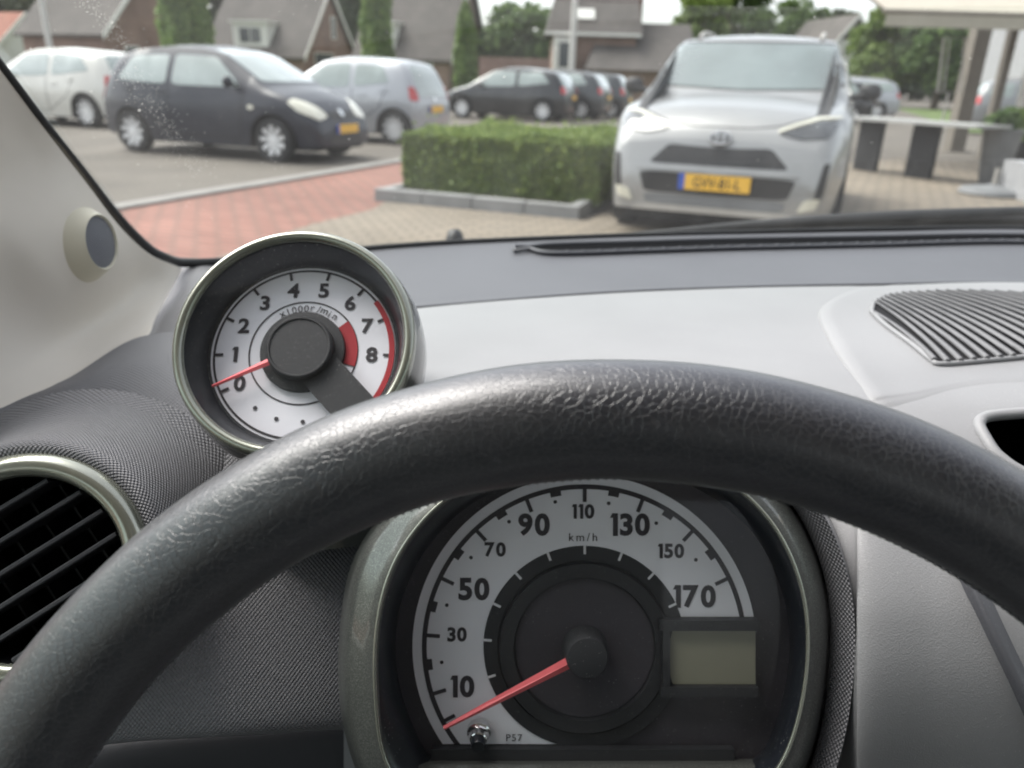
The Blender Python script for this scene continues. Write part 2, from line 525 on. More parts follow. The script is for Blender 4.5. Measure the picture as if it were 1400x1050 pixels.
M['print'] = plain('dial_print', (0.032, 0.028, 0.034), 0.6)
M['print_grey'] = plain('dial_print_grey', (0.20, 0.19, 0.22), 0.6)
M['print_white'] = plain('dial_print_white', (0.75, 0.75, 0.78), 0.6)
M['ghost'] = plain('unlit_symbol', (0.045, 0.042, 0.049), 0.55)
M['red_print'] = plain('red_print', (0.42, 0.02, 0.03), 0.6)
M['needle'] = plain('needle_red', (0.95, 0.17, 0.19), 0.45)
M['lcd'] = plain('lcd_olive', (0.21, 0.205, 0.145), 0.35, var=0.04)
M['lens'] = glass_pane('gauge_lens', 0.3, dust=0.009)
M['lens_wide'] = glass_pane('cluster_lens', 0.3, dust=0.02)  # pale veil stands for glare on the cover as well as dust
M['windshield'] = glass_pane('windshield_glass', 1.15, (0.93, 0.96, 0.94), dust=0.03)
M['side_glass'] = glass_pane('side_window_glass', 1.5, (0.85, 0.9, 0.87))
M['speck'] = plain('dried_dirt', (0.8, 0.78, 0.74), 0.9)
_n = M['speck'].node_tree
_t = _n.nodes.new('ShaderNodeBsdfTranslucent'); _t.inputs['Color'].default_value = (.85, .84, .8, 1)
_m = _n.nodes.new('ShaderNodeMixShader'); _m.inputs[0].default_value = .35
_n.links.new(_n.nodes['Principled BSDF'].outputs[0], _m.inputs[1]); _n.links.new(_t.outputs[0], _m.inputs[2]); _n.links.new(_m.outputs[0], _n.nodes['Material Output'].inputs['Surface'])
M['own_paint'] = car_paint('own_car_paint', (0.12, 0.12, 0.12))
M['door_trim'] = plain('door_trim', (0.35, 0.345, 0.33), 0.7)
M['seat_cloth'] = plain('seat_cloth', (0.22, 0.22, 0.23), 0.95, bump=0.3, bscale=400)
M['headliner'] = plain('headliner_cloth', (0.72, 0.71, 0.68), 0.95)
M['carpet'] = plain('carpet', (0.07, 0.07, 0.072), 0.95)

# ------------------------------------------------------------------ text as meshes
def text_mb(s, h, bold=0.0, xscale=1.0, spacing=1.0):
    """flat filled text, cap height h, centred on the origin in the local xy plane"""
    cu = bpy.data.curves.new('glyphs', 'FONT')
    cu.body = s; cu.size = 1.0; cu.offset = bold; cu.resolution_u = 4; cu.space_character = spacing
    o = bpy.data.objects.new('glyphs', cu)
    C.objects.link(o)
    dg = bpy.context.evaluated_depsgraph_get()
    me = bpy.data.meshes.new_from_object(o.evaluated_get(dg))
    v = np.array([tuple(p.co) for p in me.vertices])
    f = [tuple(p.vertices) for p in me.polygons]
    bpy.data.objects.remove(o); bpy.data.curves.remove(cu); bpy.data.meshes.remove(me)
    lo, hi = v.min(0), v.max(0)
    k = h / (hi[1] - lo[1])
    v = (v - (lo + hi) / 2) * k
    v[:, 0] *= xscale; v[:, 2] = 0
    mb = MB(); mb.add([tuple(p) for p in v], f)
    return mb

GLY = {}
def digits_mb(s, h, bold=0.04, xscale=1.0, gap=0.10):
    """dial numerals set glyph by glyph; the figure one has a flag"""
    out = MB(); x = 0.0
    for ch in s:
        key = (ch, bold)
        if key not in GLY:
            if ch == '1':
                g = MB().add([(0, .80, 0), (.13, .80, 0), (.13, 0, 0), (.35, 0, 0), (.35, 1, 0), (.10, 1, 0)], [(0, 1, 2, 3, 4, 5)])
            else:
                g = text_mb(ch, 1.0, bold)
            lo = min(p.x for p in g.v); zl = min(p.y for p in g.v)
            g.v = [Vector((p.x - lo, p.y - zl, 0)) for p in g.v]
            GLY[key] = (g, max(p.x for p in g.v))
        g, w = GLY[key]
        out.add([(p.x * xscale + x, p.y, 0) for p in g.v], g.f)
        x += w * xscale + gap
    x -= gap
    out.v = [Vector(((p.x - x / 2) * h, (p.y - .5) * h, 0)) for p in out.v]
    return out
# ================================================================== OUTSIDE
E1 = Vector((0.934, -0.358, 0)); E2 = Vector((0.358, 0.934, 0)); K0 = Vector((0.55, 6.9, 0))
def S(a, b, z=0.0):
    """street grid: a along the kerb, b away from the camera"""
    return K0 + E1 * a + E2 * b + Vector((0, 0, z))
STREET = Matrix(((E1.x, E2.x, 0, K0.x), (E1.y, E2.y, 0, K0.y), (0, 0, 1, 0), (0, 0, 0, 1)))

def sheet(name, pts, z, mat, kind='structure'):
    mb = MB().add([(p[0], p[1], z) for p in pts], [tuple(range(len(pts)))])
    return tag(mk(name, mb, mat), kind=kind)

ground = sheet('ground', [(-500, -300), (500, -300), (500, 700), (-500, 700)], 0.0, M['asphalt'])
red = sheet('red_brick_path', [S(-3.6, -30), S(-0.6, -30), S(-0.6, -0.02), S(-2.1, -0.02), S(-2.1, 40), S(-3.6, 40)], 0.004, M['red_paving'])
pale = sheet('pale_paving', [S(-0.9, -9), S(-1.4, -4), S(-1.70, -2.4), S(-1.84, -1.4), S(-1.82, -0.5), S(-1.95, -0.03), S(0.1, -0.03), S(0.1, 3.3), S(3.2, 9.5), S(30, 9.5), S(30, -9)], 0.008, M['pale_paving'])
grass = sheet('grass_verge', [S(6, 22), S(60, 22), S(60, 60), S(6, 60)], 0.006, M['grass'])
lawn = sheet('front_lawn', [S(-60, 34), S(2, 34), S(2, 120), S(-60, 120)], 0.006, M['grass'])
bed = sheet('planter_earth', [S(-2.0, 0.1), S(-0.1, 0.1), S(-0.1, 3.1), S(-2.0, 3.1)], 0.08, M['earth'])

# kerb between road and red path: separate stones near by
kb = MB()
kerb = tag(mk('road_kerb', MB().bbox((-3.8, 6.0, -0.1), (-3.6, 40, 0.03)).xf(STREET), M['kerb']), kind='structure')
stone = MB().bbox((-0.1, -0.495, -0.1), (0.1, 0.495, 0.035))
sm = None
for i in range(16):
    if sm is None:
        o = mk('kerb_stone', stone, M['kerb']); sm = o.data
        md = o.modifiers.new('bevel', 'BEVEL'); md.width = 0.008; md.segments = 2
    else:
        o = bpy.data.objects.new('kerb_stone', sm); C.objects.link(o)
        md = o.modifiers.new('bevel', 'BEVEL'); md.width = 0.008; md.segments = 2
    o.parent = kerb
    o.matrix_local = STREET @ Matrix.Translation((-3.7, -9.5 + i, random.uniform(-0.003, 0.003)))

# planter kerb with its stones
pk = thing('planter_kerb', 'low grey concrete kerb edging the bed of the clipped hedge', 'kerb', STREET)
def kstone(x0, y0, x1, y1):
    mb = MB().bbox((x0 + 0.003, y0 + 0.003, -0.05), (x1 - 0.003, y1 - 0.003, 0.12 + random.uniform(-0.004, 0.004)))
    o = mk('kerb_stone', mb, M['kerb_dark'], pk, world_space=False)
    md = o.modifiers.new('bevel', 'BEVEL'); md.width = 0.012; md.segments = 2
for i in range(4): kstone(-2.1 + i * 0.525, 0.0, -2.1 + (i + 1) * 0.525, 0.12)
for i in range(3):
    kstone(-0.12, 0.12 + i * 1.0, 0.0, 0.12 + (i + 1) * 1.0)
    kstone(-2.1, 0.12 + i * 1.0, -1.98, 0.12 + (i + 1) * 1.0)

# ------------------------------------------------------------------ foliage
def leaf_cards(pts, nrm, size, jit=0.9, aspect=1.5):
    """many small leaf quads -> arrays"""
    n = len(pts)
    d = nrm + rng.normal(size=(n, 3)) * jit
    d /= np.linalg.norm(d, axis=1)[:, None] + 1e-9
    a = np.cross(d, rng.normal(size=(n, 3))); a /= np.linalg.norm(a, axis=1)[:, None] + 1e-9
    b = np.cross(d, a)
    s = size * rng.uniform(0.6, 1.4, (n, 1))
    a *= s * aspect / 2; b *= s / 2
    v = np.stack([pts - a, pts - b, pts + a, pts + b], 1).reshape(-1, 3)
    return v

def leaf_object(name, v, mat, parent=None, kind=None):
    n = len(v) // 4
    me = bpy.data.meshes.new(name)
    if parent is not None:
        Mi = np.array(rootm(parent).inverted())
        v = v @ Mi[:3, :3].T + Mi[:3, 3]
    me.vertices.add(n * 4); me.loops.add(n * 4); me.polygons.add(n)
    me.vertices.foreach_set('co', v.astype(np.float32).ravel())
    me.loops.foreach_set('vertex_index', np.arange(n * 4, dtype=np.int32))
    me.polygons.foreach_set('loop_start', np.arange(0, n * 4, 4, dtype=np.int32))
    me.update(calc_edges=True)
    me.materials.append(mat)
    o = bpy.data.objects.new(name, me)
    C.objects.link(o)
    if parent is not None: o.parent = parent
    if kind: o['kind'] = kind
    return o

def crown_points(c, rad, n, nclump, clump_r):
    """points on the shells of clumps spread through an ellipsoid"""
    c = np.array(c); rad = np.array(rad)
    u = rng.normal(size=(nclump, 3)); u /= np.linalg.norm(u, axis=1)[:, None]
    cc = u * rad * (rng.uniform(0.25, 1.0, (nclump, 1)) ** 0.5) * 0.85
    cr = clump_r * rng.uniform(0.6, 1.35, nclump)
    k = rng.integers(0, nclump, n)
    d = rng.normal(size=(n, 3)); d /= np.linalg.norm(d, axis=1)[:, None]
    d[:, 2] = np.where(d[:, 2] < -0.5, -d[:, 2], d[:, 2])
    p = cc[k] + d * (cr[k] * rng.uniform(0.55, 1.08, n))[:, None] * np.array([1, 1, 0.8])
    return c + p, d

def tree(name, label, base, h, rx, mat, leaf=0.3, n=5000, trunk=0.35, low=0.25, nclump=34, group='trees behind the houses'):
    base = Vector(base)
    t = thing(name, label, 'tree', base, group)
    mb = MB()
    r0 = 0.035 * h
    top = base + Vector((random.uniform(-.3, .3), random.uniform(-.3, .3), h * 0.75))
    mb.tube([base - Vector((0, 0, .2)), base + Vector((0.05, 0, h * .25)), base + Vector((-.05, .05, h * .5)), top], [r0 * 1.2, r0 * .85, r0 * .55, r0 * .15], 8)
    for i in range(6):
        a = i * 1.05 + random.uniform(-.3, .3)
        z0 = h * random.uniform(.25, .5)
        e = Vector((math.cos(a) * rx * .75, math.sin(a) * rx * .75, z0 + h * random.uniform(.12, .3)))
        s0 = Vector((0, 0, z0))
        mb.tube([base + s0, base + (s0 + e) / 2 + Vector((0, 0, .2)), base + e], [r0 * .45, r0 * .3, r0 * .08], 6)
    mk('trunk', mb, M['bark'], t, 60)
    zc = h * (low + 1) / 2; rz = h * (1 - low) / 2
    p, d = crown_points(base + Vector((0, 0, zc)), (rx, rx, rz), n, nclump, rx * 0.38)
    leaf_object('crown', leaf_cards(p, d, leaf), mat, t)
    return t

def column_tree(label, base, h, r, mat, n=9000, leaf=0.12):
    base = Vector(base)
    t = thing('columnar_conifer', label, 'conifer', base, 'clipped columnar conifers by the road')
    mk('trunk', MB().tube([base, base + Vector((0, 0, h * .5)), base + Vector((0, 0, h * .95))], [.1, .07, .02], 8), M['bark'], t, 60)
    z = rng.uniform(0, 1, n)
    prof = np.interp(z, [0, .05, .3, .65, .85, 1.0], [.75, .95, 1.0, .9, .62, .08])
    a = rng.uniform(0, 2 * math.pi, n)
    lump = 1 + .10 * np.sin(a * 5 + z * 9) + .08 * np.sin(a * 3 - z * 17)
    rr = r * prof * lump * rng.uniform(.72, 1.04, n)
    p = np.stack([rr * np.cos(a), rr * np.sin(a), z * h + .1], 1) + np.array(base)
    d = np.stack([np.cos(a), np.sin(a), np.full(n, .3)], 1)
    leaf_object('crown', leaf_cards(p, d, leaf), mat, t)
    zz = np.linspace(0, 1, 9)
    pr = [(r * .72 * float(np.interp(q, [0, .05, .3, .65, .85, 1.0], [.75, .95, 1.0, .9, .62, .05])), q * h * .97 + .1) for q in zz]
    mk('dark_core', MB().lathe(pr, 14, Matrix.Translation(base)), M['core'], t, 60)
    return t

# the clipped hedge in the planter
hx0, hx1, hy0, hy1, hh = -2.0, 0.06, 0.42, 3.0, 0.625
hedge = thing('hedge', 'clipped green box hedge in the kerbed bed beside the silver SUV', 'hedge', S(-1, 1.7))
n = 60000
q = rng.uniform(0, 1, n)
fx, fy, fz = rng.uniform(hx0, hx1, n), rng.uniform(hy0, hy1, n), rng.uniform(0.08, hh, n)
nr = np.zeros((n, 3))
sel = q < .36; fy[sel] = hy0; nr[sel, 1] = -1
sel = (q >= .36) & (q < .76); fz[sel] = hh; nr[sel, 2] = 1
sel = (q >= .76) & (q < .88); fx[sel] = hx0; nr[sel, 0] = -1
sel = q >= .88; fx[sel] = hx1; nr[sel, 0] = 1
dep = rng.exponential(.045, n)
bul = .035 * np.sin(fx * 3.1 + fz * 4) + .03 * np.sin(fy * 4.3 + 1 + fx * 2) + .025 * np.sin(fx * 11 + fz * 9) * np.sin(fy * 8)
shoot = rng.uniform(0, 1, n) < .008
bul = np.where(shoot, bul + rng.uniform(.05, .12, n), bul)
p = np.stack([fx, fy, fz], 1) - nr * (dep - bul)[:, None]
M3 = np.array(STREET)
p = p @ M3[:3, :3].T + M3[:3, 3]; nr = nr @ M3[:3, :3].T
leaf_object('foliage', leaf_cards(p, nr, .034, .8), M['hedge'], hedge)
mk('dark_core', MB().bbox((hx0 + .14, hy0 + .14, .08), (hx1 - .14, hy1 - .14, hh - .14)).xf(STREET), M['core'], hedge)
for i in range(9):
    x, y = random.uniform(hx0 + .1, hx1 - .1), random.uniform(hy0 + .04, hy0 + .3)
    mk('stem', MB().tube([S(x, y, .06), S(x + .03, y, .3)], [.014, .008], 6), M['bark'], hedge, 60)

# ------------------------------------------------------------------ houses
def window(parent, M4, w, h, wood=None, bars=1):
    """a framed window in the local x/z plane, facing -y"""
    fr = MB(); b = .1
    fr.bbox((-w / 2, -.06, 0), (w / 2, .02, b)); fr.bbox((-w / 2, -.06, h - b), (w / 2, .02, h))
    fr.bbox((-w / 2, -.06, b), (-w / 2 + b, .02, h - b)); fr.bbox((w / 2 - b, -.06, b), (w / 2, .02, h - b))
    for k in range(1, bars + 1):
        x = -w / 2 + w * k / (bars + 1)
        fr.bbox((x - .04, -.05, b), (x + .04, .02, h - b))
    f = mk('window', fr.xf(M4), wood or M['white_wood'], parent)
    mk('pane', MB().bbox((-w / 2 + b, -.02, b), (w / 2 - b, .0, h - b)).xf(M4), M['house_glass'], f)
    return f

def house(label, apex_uv, dist, gable_ang, width, length, eave, ridge, wall, roof, dormer=None, gw=(), chimney=None, name='house', skew=0.0, boards=True, tri=None):
    """gable end centred under the photo's apex point; local x runs along the ridge away from that gable, y across"""
    ap = PY(apex_uv[0], apex_uv[1], dist)
    ca, sa = math.cos(gable_ang), math.sin(gable_ang)        # gable normal (pointing out)
    xa = Vector((-ca, -sa, 0)); ya = Vector((sa, -ca, 0))     # ya: towards the camera side slope
    Mx = Matrix(((xa.x, ya.x, 0, ap.x), (xa.y, ya.y, 0, ap.y), (0, 0, 1, 0), (0, 0, 0, 1)))
    t = thing(name, label, 'house', Mx @ Matrix.Translation((length / 2, 0, 0)), 'houses across the road')
    T = rootm(t)
    w = width / 2
    mb = MB()
    prof = [(-w, 0), (w, 0), (w, eave), (0, ridge), (-w, eave)]
    vs = [(0, y, z) for y, z in prof] + [(length, y, z) for y, z in prof]
    mb.add(vs, [(0, 4, 3, 2, 1), (5, 6, 7, 8, 9)] + [(i, (i + 1) % 5, 5 + (i + 1) % 5, 5 + i) for i in range(5)])
    mk('wall', mb.xf(Mx), wall, t)
    ov = .35; th = .16
    sl = (ridge - eave) / w
    for sgn in (-1, 1):
        y1 = sgn * (w + ov); z1 = eave - sl * ov
        mb = MB().add([(-ov, 0, ridge + .06), (length + ov, 0, ridge + .06), (length + ov, y1, z1 + .06), (-ov, y1, z1 + .06),
                       (-ov, 0, ridge + .06 + th), (length + ov, 0, ridge + .06 + th), (length + ov, y1, z1 + .06 + th), (-ov, y1, z1 + .06 + th)],
                      [(0, 1, 2, 3), (7, 6, 5, 4), (0, 4, 5, 1), (1, 5, 6, 2), (2, 6, 7, 3), (3, 7, 4, 0)])
        ro = mk('roof', mb.xf(Mx), roof, t)
        recalc(ro)
        if boards:
            b = MB().add([(-ov - .05, 0, ridge - .1), (-ov - .05, y1, z1 - .1), (-ov - .05, y1, z1 + .27), (-ov - .05, 0, ridge + .27),
                          (-ov - .01, 0, ridge - .1), (-ov - .01, y1, z1 - .1), (-ov - .01, y1, z1 + .27), (-ov - .01, 0, ridge + .27)],
                         [(0, 1, 2, 3), (7, 6, 5, 4), (0, 4, 5, 1), (1, 5, 6, 2), (2, 6, 7, 3), (3, 7, 4, 0)])
            recalc(mk('bargeboard', b.xf(Mx), M['white_wood'], t))
    if tri:
        hgt = ridge - (ridge - eave) * tri
        b = MB().add([(-.04, 0, ridge), (-.04, w * tri, hgt), (-.04, -w * tri, hgt)], [(0, 1, 2)])
        mk('gable_cladding', b.xf(Mx), M['roof_grey'], t)
    GM = Mx @ Matrix(((0, 1, 0, 0), (1, 0, 0, 0), (0, 0, 1, 0), (0, 0, 0, 1)))
    GM = Mx @ Matrix.Translation((-.01, 0, 0)) @ Matrix.Rotation(R(-90), 4, 'Z')
    for (y, z, ww, wh, bars) in gw:
        window(t, GM @ Matrix.Translation((y, 0, z)), ww, wh, bars=bars)
    # eaves-side front windows
    FM = Mx @ Matrix.Translation((0, w + .01, 0)) @ Matrix.Rotation(R(180), 4, 'Z')
    for k in range(2):
        window(t, FM @ Matrix.Translation((-length * (.3 + .4 * k), 0, .9)), 1.8, 1.2, bars=2)
    if dormer:
        dx, dw, dz, dh = dormer
        yf = w - (dz - eave) / sl + .25
        yb = w - (dz + dh - eave) / sl - .2
        d = mk('dormer', MB().bbox((dx - dw / 2, yb, dz), (dx + dw / 2, yf, dz + dh)).xf(Mx), M['white_wood'], t)
        DM = Mx @ Matrix.Translation((dx, yf + .01, dz + dh * .18)) @ Matrix.Rotation(R(180), 4, 'Z')
        mk('pane', MB().bbox((-dw * .3, -.03, 0), (-dw * .02, .0, dh * .6)).bbox((dw * .02, -.03, 0), (dw * .3, .0, dh * .6)).xf(DM), M['house_glass'], d)
        mk('dormer_roof', MB().bbox((dx - dw / 2 - .15, yb, dz + dh + .002), (dx + dw / 2 + .15, yf + .2, dz + dh + .14)).xf(Mx), M['white_wood'], d)
    if chimney:
        cx, chh = chimney
        mk('chimney', MB().bbox((cx - .4, -.35, ridge - .8), (cx + .4, .35, ridge + chh)).xf(Mx), wall, t)
    return t

house('brick house with dark roof and white bargeboards behind the white hatchback', (196, -4), 58, R(-22), 7.5, 7.6, 3.2, 7.0, M['brick_wall'], M['roof_grey'], gw=[(-1.6, 1.0, 1.2, 1.5, 0), (1.7, 1.0, 1.3, 1.5, 0)], chimney=(6, .9))
house('brick house with dark roof and white dormer seen above the navy hatchback', (447, 5), 64, R(-14), 8.5, 7.8, 2.3, 6.95, M['brick_wall'], M['roof_grey'], dormer=(4.2, 2.8, 2.8, 1.6), gw=[(0.8, 3.6, .8, 1.6, 0), (-1.0, .6, 3.0, 2.0, 0)])
house('dark roofed house with white dormer between two columnar conifers', (640, -14), 60, R(-14), 8.5, 6.6, 2.4, 7.6, M['brick_wall'], M['roof_grey'], dormer=(5.0, 2.2, 2.8, 1.6), gw=[(0.9, 3.4, .8, 1.4, 0)])
house('low house with orange tiled roof at the far left edge', (34, 40), 70, R(-20), 6, 8, 2.4, 4.9, M['render_white'], M['roof_red'])
house('white rendered house with dark cladding in its gable behind the SUV', (1170, 38), 76, R(-82), 6.2, 9, 3.4, 7.2, M['render_white'], M['roof_grey'], gw=[(0, 3.9, 1.6, 1.1, 1)], tri=.5)

# house with the long low wing, behind the black hatchback
t = thing('house', 'house with steep dark roof, skylight, cream bay and long low wing', 'house', PY(840, 110, 48) * 1.0, 'houses across the road')
yb = 46.0
def hp(u, v, dy=0.0): return PY(u, v, yb + dy)
e0, e1 = hp(752, 44), hp(815, 47)
x0, x1 = e0.x, hp(872, 40).x
mainw = MB().bbox((x0 + .3, yb + .4, 0), (x1, yb + 8, e0.z))
mk('wall', mainw, M['brick_wall'], t)
ze = e0.z
zr = ze + 4.2
rf = MB().add([(x0 - .2, yb, ze), (x1 + .3, yb, ze), (x1 + .1, yb + 4.2, zr), (x0 + .9, yb + 4.2, zr), (x0 - .2, yb + 8.4, ze), (x1 + .3, yb + 8.4, ze)],
              [(0, 1, 2, 3), (3, 2, 5, 4), (0, 3, 4), (1, 5, 2)])
roof = mk('roof', rf, M['roof_grey'], t)
sk = MB().box(Vector(((x0 + x1) / 2 - .4, yb + .93, ze + 1.02)), (.95, .06, .75), Matrix.Rotation(R(-45), 3, 'X'))
mk('skylight', sk, M['white_wood'], roof)
mk('gutter', MB().bbox((x0 - .3, yb - .12, ze - .12), (x1 + .2, yb + .05, ze + .04)), M['white_wood'], t)
bx0, bx1 = hp(757, 60).x, hp(785, 60).x
bay = mk('bay', MB().bbox((bx0, yb - .5, 0), (bx1, yb + .38, ze - .25)), M['render_white'], t)
mk('pane', MB().bbox((bx0 + .3, yb - .53, ze - 1.75), (bx1 - .25, yb - .505, ze - .5)), M['house_glass'], bay)
wx0, wx1 = hp(800, 90).x, hp(945, 90).x
zl, zh = hp(870, 97).z, hp(900, 28).z
wing = MB().bbox((wx0 + .3, yb - 1.2, 0), (wx1, yb + 6, zl))
mk('wing_wall', wing, M['brick_wall'], t)
wr = MB().add([(wx0 - .1, yb - 1.6, zl), (wx1 + .2, yb - 1.6, zl), (wx1 + .2, yb + 2.4, zh), (wx0 + 1.0, yb + 2.4, zh), (wx0 - .1, yb + 6.4, zl), (wx1 + .2, yb + 6.4, zl)],
              [(0, 1, 2, 3), (3, 2, 5, 4), (0, 3, 4), (1, 5, 2)])
mk('wing_roof', wr, M['roof_grey'], t)
cx = hp(880, 20).x
mk('chimney', MB().bbox((cx - .6, yb + 2.6, zh - .6), (cx + .3, yb + 3.4, zh + 2.2)), M['brick_wall'], t)

# ------------------------------------------------------------------ trees
def gp(u, y): 
    p = PY(u, 120, y); return (p.x, y, 0)
tree('broadleaf_tree', 'dark broadleaf tree behind the low orange roofed house', gp(30, 92), 15, 5.5, M['leaf_dark'], .5, 6500)
tree('broadleaf_tree', 'dark broadleaf tree between the orange roof and the gabled house', gp(95, 84), 13, 4.2, M['leaf_dark'], .5, 5000)
tree('broadleaf_tree', 'dark purplish tree just right of the widest conifer', gp(318, 80), 12, 3.6, M['leaf_dark'], .42, 6000)
tree('broadleaf_tree', 'dark tree between the two dormered houses', gp(486, 84), 11.5, 3.2, M['leaf_dark'], .42, 5000)
tree('broadleaf_tree', 'round mid green tree left of the house with the low wing', gp(716, 60), 6.7, 3.3, M['leaf_mid'], .32, 7000, low=.1)
tree('broadleaf_tree', 'small light green bush tree beside the third dark roof', gp(668, 62), 4.2, 1.7, M['leaf_light'], .28, 3500, low=.1)
tree('broadleaf_tree', 'tall loose green tree rising behind the low wing roof', gp(985, 90), 13.5, 5.2, M['leaf_mid'], .42, 8000, low=.08)
tree('broadleaf_tree', 'yellowish green tree right of the low wing roof', gp(952, 74), 9.6, 2.4, M['leaf_light'], .34, 3800)
tree('broadleaf_tree', 'airy green tree above the roof of the silver SUV', gp(1082, 95), 11.2, 3.6, M['leaf_mid'], .42, 5200, low=.08)
tree('broadleaf_tree', 'small dark tree left of the white gabled house', gp(1128, 98), 10.6, 2.6, M['leaf_dark'], .42, 3800, low=.08)
tree('broadleaf_tree', 'bright green bushy tree right of the white gabled house', gp(1222, 62), 7.4, 3.4, M['leaf_light'], .34, 7000, low=.06)
tree('broadleaf_tree', 'full mid green tree below the middle of the awning', gp(1282, 58), 7.0, 3.4, M['leaf_mid'], .34, 7500, low=.05)
tree('broadleaf_tree', 'green tree behind the thick terrace post', gp(1345, 66), 7.8, 3.6, M['leaf_mid'], .36, 6500, low=.05)
tree('broadleaf_tree', 'green tree at the right edge beyond the parked grey estate', gp(1420, 60), 7.0, 3.4, M['leaf_mid'], .36, 6500, low=.05)
column_tree('broad columnar conifer behind the navy hatchback roof', gp(264, 33), 6.0, .95, M['conifer'], 11000)
column_tree('tall slim conifer between the two dormered houses', gp(518, 36), 6.2, .66, M['conifer'], 9000)
column_tree('slim dark conifer beside the third roof, right of the silver hatchback', gp(636, 38), 4.2, .5, M['conifer'], 6000)

# far-off woodland that closes the horizon
n = 26000
ang = rng.uniform(R(-58), R(58), n)
rad = rng.uniform(118, 140, n)
hgt = (5.5 + 1.8 * np.sin(ang * 17) + 1.2 * np.sin(ang * 41 + 1)) * rng.uniform(0, 1, n) ** .6
p = np.stack([np.sin(ang) * rad, np.cos(ang) * rad, hgt], 1)
wood = leaf_object('distant_woodland', leaf_cards(p, np.tile([0, -1.0, .3], (n, 1)), 1.3), M['leaf_dark'])
tag(wood, 'dark strip of distant woodland behind the houses', 'woodland', kind='stuff')
wl = mk('garden_wall', MB().bbox((PY(655, 90, 44).x, 43.9, 0), (PY(752, 90, 44).x, 44.2, 2.2)), M['brick_wall'])
tag(wl, 'low brown garden wall left of the house with the bay', 'wall')

# lamp posts
def lamp(label, base, h, r):
    t = thing('lamp_post', label, 'lamp post', base, 'lamp posts along the road')
    b = Vector(base)
    mk('pole', MB().tube([b, b + Vector((0, 0, h * .5)), b + Vector((0, 0, h))], [r, r * .85, r * .6], 12), M['lamp_pole'], t, 60)
    mk('arm', MB().tube([b + Vector((0, 0, h - .03)), b + Vector((.3, 0, h + .1)), b + Vector((.9, 0, h + .15))], .03, 8), M['steel_grey'], t, 60)
    mk('lamp_head', MB().lathe([(0, .06), (.12, .05), (.16, 0), (.12, -.05), (0, -.06)], 16, Matrix.Translation(b + Vector((1.05, 0, h + .15))) @ Matrix.Diagonal((1.8, 1, 1, 1))), M['steel_grey'], t, 60)
lamp('pale grey lamp post behind the white hatchback', gp(78, 26), 6.0, .10)
lamp('pale lamp post behind the black hatchback, in front of the bay', gp(780, 36), 7.0, .15)

# ------------------------------------------------------------------ parked cars
def lin(x, pts):
    return np.interp(x, [p[0] for p in pts], [p[1] for p in pts])

